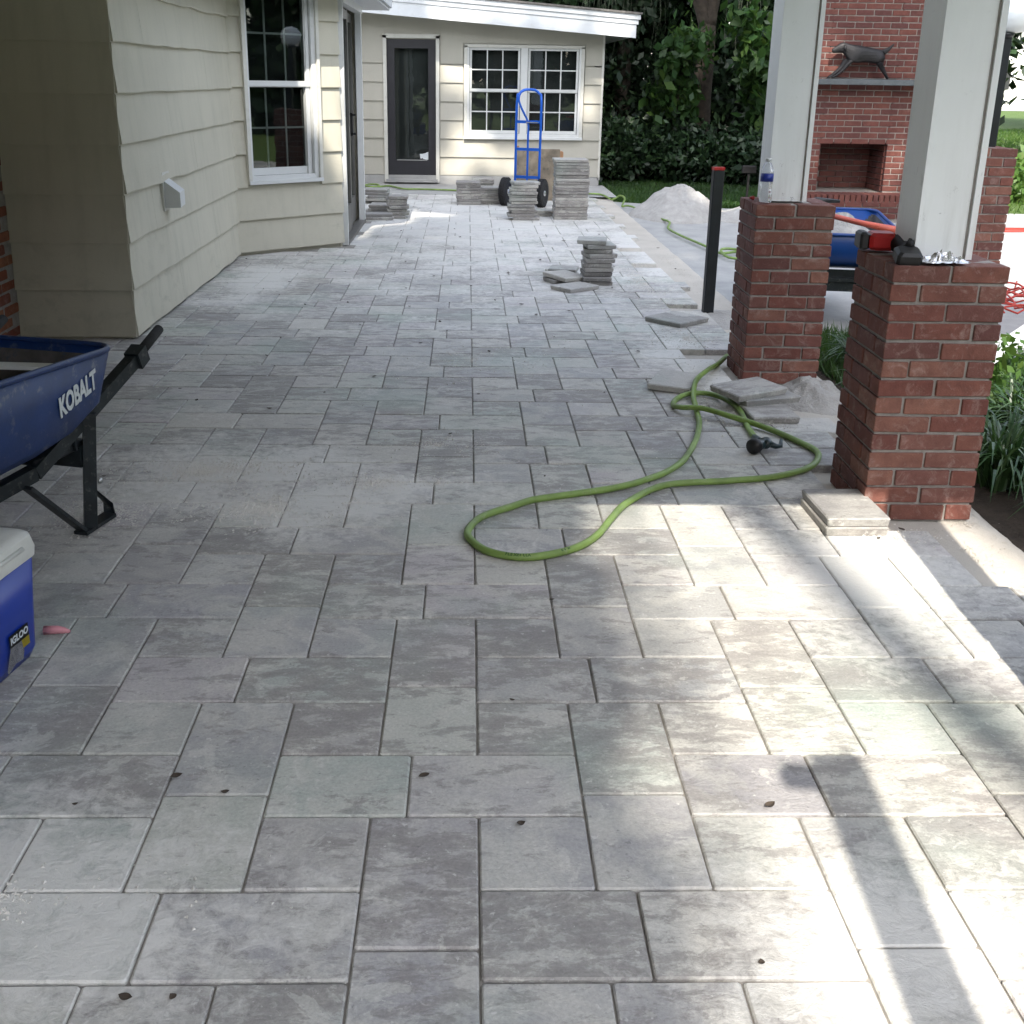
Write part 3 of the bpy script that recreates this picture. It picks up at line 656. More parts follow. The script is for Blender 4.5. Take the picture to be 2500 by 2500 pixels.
def brick_pier(x, y, height, label, group='brick piers carrying posts', base=-.03, courses=14, rz=0, mt='pier_brick', cs=None):
    W_ = .397; cs = cs or (height-base)/courses; t = thing('brick_pier', label, 'brick pier', (x, y, 0), rz, group)
    MB().box((W_/2, W_/2, (height+base)/2-.004), (W_-.016, W_-.016, height-base-.006)).build('mortar', 'mortar', t)
    full = MB().bbox((0, 0, 0), (.1935, .092, cs-.0105), .0025).mesh('brick'); half = MB().bbox((0, 0, 0), (.093, .092, cs-.0105), .0025).mesh('brick')
    for me in (full, half): me.materials.append(M[mt])
    b_ = .046
    for c in range(courses):
        z = base + cs*(c+.5); al = c % 2 == (courses % 2)       # top course shows two full stretchers in front
        pos = []
        if not al:
            for yy in (b_, W_-b_): pos += [(.0968, yy, 0, full), (W_-.0968, yy, 0, full)]
            for xx in (b_, W_-b_): pos += [(xx, W_/2, 90, full)]
        else:
            for xx in (b_, W_-b_): pos += [(xx, .0968, 90, full), (xx, W_-.0968, 90, full)]
            for yy in (b_, W_-b_): pos += [(W_/2, yy, 0, full)]
        for px, py, rz_, me in pos:
            rr = random.Random(hash((round(px, 3), round(py, 3), c, round(x, 2)))); o = link('brick', me, t)
            o.location = (px+rr.uniform(-.002, .002), py+rr.uniform(-.002, .002), z+rr.uniform(-.0012, .0012)); o.rotation_euler = (rr.gauss(0, .010), rr.gauss(0, .010), R(rz_)+rr.gauss(0, .012))
    return t
brick_pier(1.426, 5.658, .907, 'farther of two red brick piers, with a water bottle on its corner', rz=-.0163)
brick_pier(1.419, 3.746, .907, 'nearest red brick pier, with crumpled foil and a power tool on top', rz=-.0166)
brick_pier(1.402, 1.834, .907, 'brick pier just outside the right edge, beside the sunlit pavers', rz=-.0166)
brick_pier(3.585, 8.3, 1.055, 'dark brick pier at the right carrying a black post and a globe lamp', base=-.03, courses=16)
def column(x, y, top, z0, label, zl):
    t = thing('boxed_column', label, 'column', (x, y, 0), -.0163, 'white boxed porch columns')
    w_ = .2
    MB().box((w_/2-.01, w_/2, (z0+top)/2), (w_-.025, w_-.01, top-z0)).build('panel', 'column_paint', t)
    MB().box((w_-.011, w_/2-.004, (z0+top)/2), (.022, w_+.004, top-z0-.001)).build('corner_trim', 'column_paint', t)
    MB().box((.003, w_/2-.003, (z0+top)/2), (.012, w_+.003, top-z0-.002)).build('corner_trim', 'column_paint', t)
    MB().box((w_-.026, .006, (z0+top)/2), (.006, .008, top-z0-.01)).build('seam', 'mortar', t)
    return t
column(1.50, 5.765, 2.45, .909, 'white boxed column on the farther brick pier', 0)
column(1.523, 3.85, 2.45, .909, 'white boxed column on the nearest brick pier, scuffed at its foot', 0)
column(1.385, 1.93, 2.45, .909, 'white boxed column standing outside the right edge', 0)

# ------------------------------------------------------------------ loose slabs
lm = {}
def slab(x, y, z, nx, ny, rz, label, group=None, tilt=(0, 0), cat='paver'):
    k = (nx, ny, random.Random(int(x*991+y*77+z*5000)).randrange(3))
    if k not in lm: lm[k] = paver_mesh(nx, ny, k[2], th=.0305, gap=.006, mat='paver_loose')
    o = link('loose_paver', lm[k]); o.location = (x, y, z+.032); o.rotation_euler = (tilt[0], tilt[1], R(rz)); tag(o, label, cat, group); return o
ORD = ['topmost', 'second', 'third', 'fourth', 'fifth', 'sixth', 'seventh', 'eighth', 'ninth', 'tenth', 'eleventh', 'twelfth', 'thirteenth', 'fourteenth', 'fifteenth', 'sixteenth', 'seventeenth', 'eighteenth', 'nineteenth', 'twentieth', 'twenty-first']
def stack(x, y, n, nx, ny, rz, where, group, jit=.012, z0=0., seed=1, pitch=.0345, tops={}):
    rr = random.Random(seed)
    for i in range(n):
        k = n-1-i; dx, dy, dr = rr.uniform(-jit, jit), rr.uniform(-jit, jit), rr.uniform(-3, 3)*(jit/.012)
        if k in tops: dx, dy, dr = tops[k]
        pos = 'topmost paver of' if k == 0 else ('bottom paver of' if i == 0 else ORD[k]+' paver from the top of')
        slab(x+dx, y+dy, z0+i*pitch, nx, ny, rz+dr, f'{pos} {where}', group)
stack(1.125, 12.70, 19, 5, 4, 1, 'the tall stack right of the hand truck', 'pavers in the tall stack', .007, seed=3, tops={0: (-.02, -.01, 0), 1: (-.01, 0, 0)})
stack(.575, 12.57, 12, 4, 3, 3, 'the stack in front of the hand truck wheels', 'pavers stacked before the hand truck', .018, seed=4, tops={0: (.03, 0, 8), 1: (.03, 0, -6), 11: (.05, -.02, -4)})
stack(-.015, 14.12, 8, 4, 4, 1, 'the even grey stack left of the hand truck', 'pavers in the even grey stack', .008, seed=5, pitch=.034)
stack(.25, 14.2, 6, 4, 4, 1, 'the low stack touching the left truck wheel', 'pavers in the low stack', .012, seed=6, pitch=.034)
stack(.19, 15.75, 5, 4, 3, 4, 'the small stack closest to the far wall', 'pavers stacked by the far wall', .016, seed=7, z0=.0)
stack(-1.14, 14.1, 5, 4, 4, 2, 'the rearmost pile beside the sliding door', 'pavers piled behind by the sliding door', .03, seed=8)
stack(-1.02, 13.05, 3, 4, 4, -4, 'the middle pile beside the sliding door', 'pavers piled in the middle by the sliding door', .03, seed=9, tops={2: (-.03, 0, 0)})
stack(-.99, 12.42, 2, 4, 3, 3, 'the lowest pile at the foot of the door jamb', 'pavers low by the door jamb', .02, seed=10)
stack(-.80, 12.62, 7, 3, 3, 5, 'the sunlit stack near the sliding door', 'pavers in the sunlit stack', .022, seed=11, tops={6: (-.03, -.06, 2), 5: (.02, -.03, -3)})
stack(.965, 8.50, 10, 3, 3, 1, 'the mid-patio stack with a skewed cap', 'pavers in the mid-patio stack', .011, seed=12, pitch=.0345, tops={0: (-.045, 0, -9), 1: (.01, 0, 4), 2: (.0, .01, -5), 3: (.012, 0, 12)})
slab(.735, 8.86, .0, 3, 4, 10, 'paver lowest and rearmost of the loose pile left of the mid-patio stack', 'pavers left of the mid-patio stack')
slab(.74, 8.85, .034, 3, 3, -12, 'paver lying atop the rear of the loose pile by the mid-patio stack', 'pavers left of the mid-patio stack')
slab(.70, 8.56, .0, 3, 3, 20, 'paver under the tilted one left of the mid-patio stack', 'pavers left of the mid-patio stack')
slab(.725, 8.52, .036, 3, 4, 32, 'tilted paver resting on others left of the mid-patio stack', 'pavers left of the mid-patio stack', (.03, .02))
slab(.775, 8.24, .0, 3, 4, -52, 'single clean paver lying flat in front of the mid-patio stack', None)
slab(1.335, 7.10, .0, 4, 4, 42, 'lone paver lying skewed near the black metal post', None)
slab(1.04, 5.50, .008, 3, 4, -23, 'paver with its corner under the green hose, nearest the far pier', None, (.03, .02))
slab(1.40, 5.16, .0305, 4, 3, 17, 'middle paver of the crooked pile right of the hose', 'pavers in the crooked pile beside the hose')
slab(1.332, 5.16, .0625, 4, 3, 26.6, 'tan topmost paver tilted across the pile beside the hose', 'pavers in the crooked pile beside the hose', (.02, -.03))
slab(1.388, 4.955, .0, 3, 3, 3, 'flat paver in front of the crooked pile beside the hose', None)
slab(1.322, 3.675, .0, 3, 4, 1, 'lower paver of the sunlit pair against the nearest brick pier', 'pavers paired beside the nearest pier')
slab(1.325, 3.678, .033, 3, 4, 1.5, 'upper paver of the sunlit pair against the nearest brick pier', 'pavers paired beside the nearest pier')

# ------------------------------------------------------------------ sand heaps
def heap(name, x, y, rx, ry, h_, label, seed, mat='sand_heap', ridge=0., z0=-.036, cat='sand pile', n=70):
    vs = []; fs = []; m = 26
    for j in range(m+1):
        for i in range(n):
            a = i*2*math.pi/n; t = j/m; rad = t*(1+.22*mnoise.noise(Vector((math.cos(a)*1.3, math.sin(a)*1.3, seed)))+.07*mnoise.noise(Vector((math.cos(a)*5, math.sin(a)*5, seed))))
            px, py = x+rx*rad*math.cos(a), y+ry*rad*math.sin(a)
            f = max(0, 1-t)**1.05 if t > .15 else 1-.12*t-.0*t-.13*(t/.15)**1.5
            f = (1-t**1.35)*(.93 if name == 'sand_pile' else 1)
            zz = h_*f + h_*(1-t)*(.26*mnoise.noise(Vector((px*5/rx*.5, py*5/rx*.5, seed+3)))+.15*mnoise.noise(Vector((px*14/rx*.5, py*14/rx*.5, seed)))) + .05*h_*min(1, (1-t)*6)*mnoise.noise(Vector((px*60, py*60, seed)))*.5
            vs.append((px, py, z0+max(0, zz) - (.02 if j == m else 0)))
    for j in range(m):
        for i in range(n): a, b = j*n+i, j*n+(i+1) % n; fs.append((a, a+n, b+n, b))
    o = MB().add(vs, fs).build(name, mat, smooth=True); return tag(o, label, cat)
heap('sand_pile', 2.50, 13.45, .60, .80, .38, 'large pale heap of sand on the driveway before the trees', 2)
heap('sand_pile', 3.35, 13.2, .62, .5, .16, 'low sunlit tail of sand right of the black post', 4)
heap('sand_pile', 1.70, 5.36, .23, .26, .14, 'small pale heap of sand at the foot of the farther brick pier', 5, z0=-.04)
heap('sand_pile', 1.72, 7.35, .30, .34, .045, 'thin spill of loose sand around the black metal post', 8, z0=-.032)

# ------------------------------------------------------------------ garden hose with its nozzle
H1 = [(1.442, 6.108), (1.35, 5.915), (1.246, 5.707), (1.12, 5.376), (1.079, 5.202), (1.049, 4.95), (1.022, 4.775), (0.957, 4.535), (0.866, 4.3), (0.773, 4.152), (0.667, 4.046), (0.531, 3.953), (0.34, 3.876), (0.216, 3.823), (0.137, 3.756), (0.027, 3.655), (-0.021, 3.53), (-0.01, 3.442), (0.048, 3.35), (0.144, 3.308), (0.241, 3.326), (0.345, 3.394), (0.421, 3.496), (0.478, 3.63), (0.542, 3.765), (0.602, 3.854), (0.691, 3.955), (0.787, 4.011), (0.981, 4.042), (1.184, 4.092), (1.341, 4.192), (1.421, 4.31), (1.447, 4.417), (1.408, 4.544), (1.312, 4.72), (1.196, 4.842), (1.068, 4.95), (0.988, 5.002), (0.962, 5.098), (1.002, 5.214), (1.081, 5.291), (1.176, 5.286), (1.248, 5.177), (1.263, 5.009), (1.244, 4.831), (1.232, 4.657), (1.23, 4.59)]
def hz(i):
    z = .0135
    if i in (2, 3): z = .03 if i == 2 else .055
    if i in (36,): z = .042
    if i in (35, 37): z = .03
    if i in (40, 41): z = .018
    if i == 4: z = .022
    if i == 34: z = .02
    return z
hose = thing('garden_hose', 'lime green garden hose looped on the pavers near the brick piers', 'hose')
H1z = [(x, y, hz(i)) for i, (x, y) in enumerate(H1)]
pathH = [p + Vector((.0022*mnoise.noise(p*9), .0022*mnoise.noise(p*9+Vector((7, 0, 0))), .0012*abs(mnoise.noise(p*6)))) for p in smooth_path(H1z, .02)]
MB().tube(pathH, [.0132*(1+.05*mnoise.noise(p*14)) for p in pathH], 10).build('hose_tube', 'hose_green', hose, True)
# printed words along the near bend
seg = [p for p in smooth_path(H1z[17:24], .004)]
def hose_text(txt, s0, size):
    """flat print wrapped on top of the hose, facing up and towards the viewer"""
    acc = 0; marks = []
    for a, b in zip(seg, seg[1:]): marks.append((acc, a, (b-a).normalized())); acc += (b-a).length
    for ch in txt:
        if ch != ' ':
            q = min(marks, key=lambda m_: abs(m_[0]-s0)); t = q[2]; nrm = Vector((0, 0, 1)) + Vector((t.y, -t.x, 0))*.75; nrm.normalize()
            me = text_mesh(ch, size, .0006, 0, .0001); me.materials.append(M['hose_print']); o = link('lettering', me, hose); o.matrix_local = frame_matrix(q[1]+nrm*.0134, t, nrm)
        s0 += size*.68
hose_text('FLEXZILLA', .175, .0135); hose_text('5/8 IN', .36, .009)
noz = link('spray_nozzle', None, hose); noz['label'] = 'dark spray nozzle at the hose end'
MB().tube([(1.23, 4.60, .014), (1.235, 4.545, .016), (1.24, 4.52, .02)], [.0145, .0165, .016], 12).build('coupling', 'nozzle_dark', noz, True)
MB().tube([(1.24, 4.525, .02), (1.252, 4.49, .034), (1.25, 4.455, .036), (1.235, 4.43, .034)], [.015, .018, .02, .018], 12).tube([(1.245, 4.46, .034), (1.205, 4.432, .033), (1.193, 4.424, .033)], [.018, .024, .026], 14).build('nozzle_body', 'nozzle_dark', noz, True)
MB().tube([(1.205, 4.432, .033), (1.192, 4.424, .033), (1.170, 4.408, .033)], [.026, .033, .031], 16).build('spray_head', 'black_plastic', noz, True)
MB().tube([(1.25, 4.455, .034), (1.285, 4.45, .022), (1.305, 4.455, .022), (1.312, 4.475, .045)], [.014, .012, .011, .007], 10).build('trigger', 'nozzle_dark', noz, True)
H2 = [(-1.6, 16.269), (-1.469, 16.098), (-1.385, 15.985), (-1.281, 16.123), (-1.329, 16.37), (-1.444, 16.354), (-1.469, 16.098), (-1.323, 15.932), (-1.137, 16.142), (-0.913, 15.745), (-0.658, 15.719), (-0.176, 15.605), (0.569, 15.245), (1.574, 15.37), (1.787, 15.285), (1.88, 14.918), (1.98, 14.95), (2.0, 14.6), (1.906, 14.134), (1.96, 14.2), (2.034, 14.088), (2.067, 13.289), (2.171, 12.891), (2.23, 12.548), (2.121, 11.995), (2.149, 11.467), (2.217, 10.956), (2.272, 10.539), (2.31, 10.227), (2.48, 10.343), (2.60, 10.246), (2.455, 9.915), (2.322, 9.978), (2.302, 10.226), (2.375, 10.387), (2.53, 10.459), (2.65, 10.2), (2.7, 9.4), (2.3, 8.2), (1.95, 7.0), (1.6, 6.4)]
h2 = thing('garden_hose', 'lime green hose running along the far wall and out across the driveway', 'hose')
p2 = smooth_path([(x, y, (.018 if y > 15.3 and x < 1.9 else (-.012 if x > 1.85 else .013)) + (.05 if 16 <= i <= 17 else 0) + (.02 if 32 < i < 35 else 0)) for i, (x, y) in enumerate(H2)], .05)
MB().tube(p2, .0125, 8).build('hose_tube', 'hose_green', h2, True)
cord = MB()
for dy, dx in ((0, 0), (.12, .02), (.26, -.02)): cord.tube(smooth_path([(4.6, 12.0+dy, -.028), (5.6, 12.15+dy+dx, -.028), (6.6, 12.25+dy, -.028), (8.5, 12.0+dy, -.028)], .2), .009, 6)
tag(cord.build('extension_cord', 'net_orange'), 'red extension cord lying across the driveway at the right edge', 'cord', kind=None)

# ------------------------------------------------------------------ metal post with red cap, and a taller one behind the viewer that throws the pole shadow
t = thing('metal_post', 'short black square post with a red top standing in the sand strip', 'post', (1.605, 7.43, -.03), R(8))
MB().bbox((0, 0, .485), (.072, .05, .97), .004).build('post', 'post_black', t); MB().box((0, 0, .977), (.072, .052, .018)).build('cap', 'tool_red', t)
t = thing('metal_post', 'tall black square post outside the frame whose shadow crosses the nearest pavers', 'post', (.655, -.32, -.03), R(4))
MB().bbox((0, 0, 1.36), (.115, .08, 2.72), .004).build('post', 'post_black', t); MB().box((-.07, 0, 2.66), (.14, .05, .06), Matrix.Rotation(.25, 3, 'Y')).build('bracket', 'post_black', t)

# lamp post on the rear right pier
t = thing('lamp_post', 'black square lamp post with a white glass globe on the rear right pier', 'lamp', (3.83, 8.46, 1.055))
MB().bbox((0, 0, .38), (.082, .082, .76), .004).build('post', 'post_black', t); MB().lathe([(.05, .755), (.065, .775), (.065, .79)], n=20).build('collar', 'post_black', t, True)
g_ = MB().lathe([(.04, .79), (.085, .80), (.125, .85), (.14, .91), (.125, .97), (.08, 1.02), (.02, 1.035)], c=(.05, 0, 0), n=28); g_.build('globe', 'globe_glass', t, True)

# ------------------------------------------------------------------ things on the piers
t = thing('water_bottle', 'half empty clear plastic water bottle with a blue label on the farther pier', 'bottle', (1.475, 5.708, .909))
pr = [(.022, .001), (.031, .004), (.032, .02), (.0305, .03), (.032, .04), (.0295, .052), (.026, .068), (.0285, .085), (.032, .10), (.032, .142), (.0315, .152), (.026, .172), (.016, .19), (.0125, .196), (.0125, .205)]
MB().lathe(pr, n=24).build('body', 'bottle_plastic', t, True)
MB().lathe([(.0325, .103), (.0325, .141)], n=24).build('label', 'label_blue', t, True)
MB().lathe([(.0145, .2), (.0145, .215), (.012, .217)], n=20).build('cap', 'vinyl_white', t, True)
me = text_mesh('PURE', .016, .0005, 0, .0002); me.materials.append(M['lettering_white'])
if False: link('lettering', me, t)
bpy.data.meshes.remove(me)
t = thing('power_tool', 'red and black cordless power tool lying on the nearest brick pier', 'power tool', (1.44, 3.86, .909), R(-6))
MB().bbox((.02, .21, .034), (.10, .11, .062), .012).build('motor_housing', 'tool_red', t)
MB().bbox((-.045, .22, .034), (.035, .10, .064), .008).build('chuck', 'black_plastic', t)
MB().tube([(.07, .17, .03), (.085, .10, .028), (.075, .03, .028), (.05, -.03, .026)], [.034, .026, .024, .028], 12).build('handle', 'rubber', t, True)
MB().bbox((.045, -.065, .018), (.085, .08, .05), .01, Matrix.Rotation(.3, 3, 'X')).build('battery', 'black_plastic', t)
kn = MB()
for k in range(5): kn.tube([(.055+.012*k, -.035+.035*k, .052), (.055+.012*k, -.035+.035*k, .066)], [.016, .010], 8)
kn.build('grip_ribs', 'rubber', t, True)
def crumple(name, x, y, z, sx, sy, h_, seed, mat, label, cat):
    n = 16; vs = []; fs = []
    for j in range(n+1):
        for i in range(n+1):
            u, v = i/n-.5, j/n-.5; q = Vector((u*6, v*6, seed)); zz = abs(mnoise.noise(q))*1.2+abs(mnoise.noise(q*2.3))*.6
            vs.append((x+sx*(u+.12*mnoise.noise(q+Vector((5, 0, 0)))), y+sy*(v+.12*mnoise.noise(q+Vector((0, 5, 0)))), z+h_*zz*max(.15, 1-3*(u*u+v*v))))
    for j in range(n):
        for i in range(n): a = j*(n+1)+i; fs.append((a, a+1, a+n+2, a+n+1))
    return tag(MB().add(vs, fs).build(name, mat), label, cat)
crumple('foil_wrapper', 1.60, 3.79, .911, .155, .10, .05, 3, 'foil', 'crumpled silver foil wrapper at the foot of the nearest column', 'wrapper')
tag(MB().tube([(1.43, 5.84, .918), (1.445, 5.83, .918), (1.455, 5.85, .918)], [.006, .012, .004], 8).build('pencil_sharpener', 'tool_red', None, True), 'small red scrap on top of the farther brick pier behind the bottle', 'scrap')

# ------------------------------------------------------------------ wheelbarrows
def rrect(x0, x1, y0, y1, r, z, n=5, zf=None):
    pts = []
    for cx, cy, a0 in ((x1-r, y1-r, 0), (x0+r, y1-r, 90), (x0+r, y0+r, 180), (x1-r, y0+r, 270)):
        for k in range(n+1):
            a = R(a0+90*k/n); x, y = cx+r*math.cos(a), cy+r*math.sin(a); pts.append(Vector((x, y, z+(zf or 0)*(y-y0)/(y1-y0))))
    return pts
def wheelbarrow(loc, rz, label, tray_mat, lettering, steel='black_steel', group=None):
    t = thing('wheelbarrow', label, 'wheelbarrow', loc, rz, group)
    loops = [rrect(-.357, .357, -.181, .90, .06, .62, zf=.05), rrect(-.338, .338, -.120, .80, .06, .447, zf=.03), rrect(-.328, .328, .02, .72, .07, .392), rrect(-.305, .305, .15, .64, .09, .362), rrect(-.15, .15, .3, .5, .05, .36)]
    vs = [v for l in loops for v in l]; n = len(loops[0]); fs = []
    for i in range(len(loops)-1):
        for k in range(n): a, b = i*n+k, i*n+(k+1) % n; fs.append((b, a, a+n, b+n))
    fs.append(tuple(range((len(loops)-1)*n, len(loops)*n)))
    tray = MB().add(vs, fs).build('tray', tray_mat, t, True); so = tray.modifiers.new('thickness', 'SOLIDIFY'); so.thickness = .004; so.offset = 1
    MB().tube([v+Vector((0, 0, -.004)) for v in rrect(-.362, .362, -.186, .905, .09, .62, zf=.05)], .0105, 8, True).build('rim', tray_mat, t, True)
    MB().add([Vector((v.x*.985, v.y*.985+.006, v.z+.004)) for l in (loops[0:1] and [[Vector((p.x*.99, p.y*.985+.008, p.z-.035)) for p in loops[0]]]+loops[1:]) for v in l], fs[:-1]+[fs[-1]]).build('dried_mud', 'mud', t, True)
    dirt = MB().add([(v.x*.97, v.y*.97+.01, v.z+.015+.02*mnoise.noise(v*9)) for v in loops[3]]+[(0, .4, .37)], [(k, (k+1) % n, n) for k in range(n)]).build('dirt', 'soil' if lettering else 'sand_heap', t, True)
    for sx in (-1, 1):
        MB().bar((sx*.318, -.375, .535), (sx*.262, .2, .288), .040, .046).bar((sx*.262, .2, .288), (sx*.07, .95, .17), .040, .046).build('handle', steel, t)
        MB().tube([(sx*.318, -.37, .533), (sx*.321, -.535, .60)], [.0185, .0175], 12).build('grip', 'rubber', t, True)
        MB().bar((sx*.3185, -.345, .5225), (sx*.3185, -.40, .545), .056, .062).build('collar', 'black_steel' if lettering else steel, t)
        lg = MB().bar((sx*.312, -.055, .415), (sx*.285, -.035, .01), .034, .042).bar((sx*.300, -.063, .20), (sx*.288, -.055, .012), .052, .020)
        lg.bar((sx*.284, -.16, .012), (sx*.282, .02, .012), .05, .012).bar((sx*.284, .0, .012), (sx*.277, .26, .262), .036, .012)
        lg.add([(sx*.284, -.175, .03), (sx*.30, -.16, .055), (sx*.296, -.05, .16), (sx*.275, -.05, .16), (sx*.262, -.16, .055), (sx*.26, -.16, .01), (sx*.305, -.16, .01)], [(0, 1, 2), (0, 2, 3), (0, 3, 4), (0, 4, 5), (0, 6, 1), (0, 5, 6)])
        lg.build('leg', 'black_steel', t)
        MB().tube([(sx*.318, -.065, .175), (sx*.326, -.065, .175)], .010, 10).build('bolt', 'chrome', t, True)
    MB().bar((-.29, -.03, .27), (.29, -.03, .27), .03, .07).bar((-.29, .0, .335), (.29, .0, .335), .012, .07).build('crossbar', 'black_steel', t)
    MB().bbox((0, .05, .31), (.56, .22, .03), .004).build('tray_support', 'black_steel', t)
    w = link('wheel', None, t); rot = Matrix.Rotation(R(90), 3, 'Y')
    MB().lathe([(.10, -.04), (.16, -.045), (.185, -.02), (.19, 0), (.185, .02), (.16, .045), (.10, .04)], c=(0, .97, .19), n=30, rot=rot).build('tyre', 'rubber', w, True)
    MB().lathe([(.02, -.05), (.10, -.03), (.10, .03), (.02, .05)], c=(0, .97, .19), n=24, rot=rot).build('rim', 'chrome', w, True)
    if lettering:
        me = text_mesh('KOBALT', .092, .0034, .12, .0006, .60); me.materials.append(M['lettering_white']); o = link('lettering', me, t)
        d = Vector((0, -1, .24)).normalized(); n_ = Vector((-1, 0, -.11)).normalized()
        o.matrix_local = frame_matrix(Vector((-.3525, .055, .512)), d, n_)
    return t
wbz = math.atan2(.2425, -.970)
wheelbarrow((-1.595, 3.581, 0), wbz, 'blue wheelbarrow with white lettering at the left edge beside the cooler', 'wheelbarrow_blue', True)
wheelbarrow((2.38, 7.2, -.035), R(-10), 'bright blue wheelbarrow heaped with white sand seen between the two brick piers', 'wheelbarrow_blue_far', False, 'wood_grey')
heap('cement_heap', 2.45, 7.55, .30, .42, .17, 'mound of white powder filling the farther wheelbarrow', 21, z0=.50, cat='powder heap')
# stuff lying in / on them
tag(MB().tube([(2.20, 7.25, .70), (2.45, 7.0, .655), (2.60, 6.85, .635)], [.016, .018, .024], 10).build('tool_handle', 'handle_red', None, True), 'red tool handle lying across the heaped far wheelbarrow', 'tool')
tag(MB().tube([(2.22, 7.5, .72), (2.30, 7.5, .745), (2.45, 7.5, .74)], [.03, .022, .01], 8).build('trowel', 'black_plastic', None, True), 'black trowel stuck in the powder of the far wheelbarrow', 'tool')
jug = thing('plastic_jug', 'off-white plastic jug lying in the near wheelbarrow tray', 'jug', (-1.62, 3.60, .47), R(20))
MB().lathe([(.03, 0), (.07, .01), (.075, .10), (.06, .15), (.03, .19), (.022, .22)], n=20, rot=Matrix.Rotation(R(-50), 3, 'Y')).build('body', 'cooler_white', jug, True)
MB().tube([(-.13, -.0, .2), (-.17, 0, .21), (-.19, 0, .22)], .026, 12).build('cap', 'vinyl_white', jug, True)
tag(MB().bar((-1.60, 3.58, .57), (-1.40, 3.66, .545), .06, .012).build('wood_stake', 'cooler_white'), 'pale flat stick poking up inside the near wheelbarrow', 'stick')

# ------------------------------------------------------------------ cooler and glove
t = thing('cooler', 'blue picnic cooler with a dirty white lid cut by the left edge', 'cooler', (-1.172, 2.708, 0), math.atan2(-.985, -.17))
def cool_loop(z, i, r=.035): return rrect(i, .62-i, -.36+i, -i, r, z, 6)
ls = [cool_loop(.004, .012), cool_loop(.03, .002), cool_loop(.15, -.004), cool_loop(.287, -.012)]; n = len(ls[0])
vs = [v for l in ls for v in l]; fs = [(i*n+k, i*n+(k+1) % n, (i+1)*n+(k+1) % n, (i+1)*n+k) for i in range(3) for k in range(n)] + [tuple(range(n-1, -1, -1)), tuple(range(3*n, 4*n))]
MB().add(vs, fs).build('body', 'cooler_blue', t, True)
ls = [cool_loop(.287, -.017), cool_loop(.31, -.019), cool_loop(.345, -.012), cool_loop(.352, -.004), cool_loop(.356, .014), cool_loop(.357, .05), cool_loop(.349, .056)]
vs = [v for l in ls for v in l]; fs = [(i*n+k, i*n+(k+1) % n, (i+1)*n+(k+1) % n, (i+1)*n+k) for i in range(6) for k in range(n)] + [tuple(range(n-1, -1, -1)), tuple(range(6*n, 7*n))]
lid = MB().add(vs, fs).build('lid', 'cooler_white', t); autosmooth(lid, 35)
MB().tube([(.06, .0185, .325), (.30, .0185, .325)], .006, 8).build('lid_ridge', 'cooler_white', t, True)
st = link('sticker', None, t)
def plate(x0, x1, z0, z1, y, nm, mt, sk=0): return MB().add([(x0, y, z0), (x1, y, z0), (x1+sk, y, z1), (x0+sk, y, z1)], [(3, 2, 1, 0), (0, 1, 2, 3)]).build(nm, mt, st)
plate(.062, .15, .082, .118, .0065, 'print_black', 'label_black'); plate(.062, .098, .058, .082, .0065, 'print_yellow', 'label_yellow')
MB().add([(.098, .0068, .082), (.148, .0068, .085), (.175, .0068, .03), (.17, .0068, .022), (.135, .0068, .034), (.10, .0068, .030), (.092, .0068, .05)], [(0, 1, 2, 3, 4, 5, 6), (6, 5, 4, 3, 2, 1, 0)]).build('torn_patch', 'foil', st)
me = text_mesh('IGLOO', .026, .0008, .1, .0002); me.materials.append(M['lettering_white']); o = link('lettering', me, st); o.matrix_local = frame_matrix((.106, .0072, .100), (-1, 0, 0), (0, 1, 0))
tag(MB().tube([(-1.20, 2.80, .012), (-1.165, 2.802, .013), (-1.145, 2.80, .012), (-1.128, 2.797, .010)], [.013, .012, .009, .004], 10).build('rubber_glove', 'glove_pink', None, True), 'pink glove fingertip poking out behind the blue cooler', 'glove')

# ------------------------------------------------------------------ hand truck
t = thing('hand_truck', 'blue two-wheeled hand truck parked before the far window', 'hand truck', (.70, 13.98, 0), R(-22))
MB().tube(smooth_path([(-.155, 0, .16), (-.155, .0, .5), (-.155, .015, 1.22), (-.13, .02, 1.31), (-.07, .02, 1.355), (0, .02, 1.36), (.07, .02, 1.355), (.13, .02, 1.31), (.155, .015, 1.22), (.155, 0, .5), (.155, 0, .16)], .06), .0155, 10).build('frame', 'truck_blue', t, True)
MB().tube(smooth_path([(0, 0, .2), (0, 0, .8), (0, -.01, .98), (-.04, -.10, 1.12), (-.075, -.15, 1.24), (-.06, -.12, 1.33), (-.0, -.04, 1.36), (.06, .015, 1.352)], .05), .013, 10).build('loop_handle', 'truck_blue', t, True)
for z in (.34, .67, .99): MB().box((0, .0, z), (.30, .014, .034)).build('crossbar', 'truck_blue', t)
MB().box((.06, -.02, .985), (.15, .05, .012)).build('tray_clip', 'chrome', t)
MB().box((0, .14, .03), (.36, .24, .008)).build('toe_plate', 'truck_blue', t)
MB().bar((-.155, 0, .2), (-.2, -.12, .17), .03, .03).bar((.155, 0, .2), (.2, -.12, .17), .03, .03).bar((-.155, 0, .16), (-.155, .03, .03), .03, .03).bar((.155, 0, .16), (.155, .03, .03), .03, .03).build('axle_bracket', 'truck_blue', t)
MB().tube([(-.28, -.12, .168), (.28, -.12, .168)], .01, 8).build('axle', 'chrome', t, True)
rot = Matrix.Rotation(R(90), 3, 'Y')
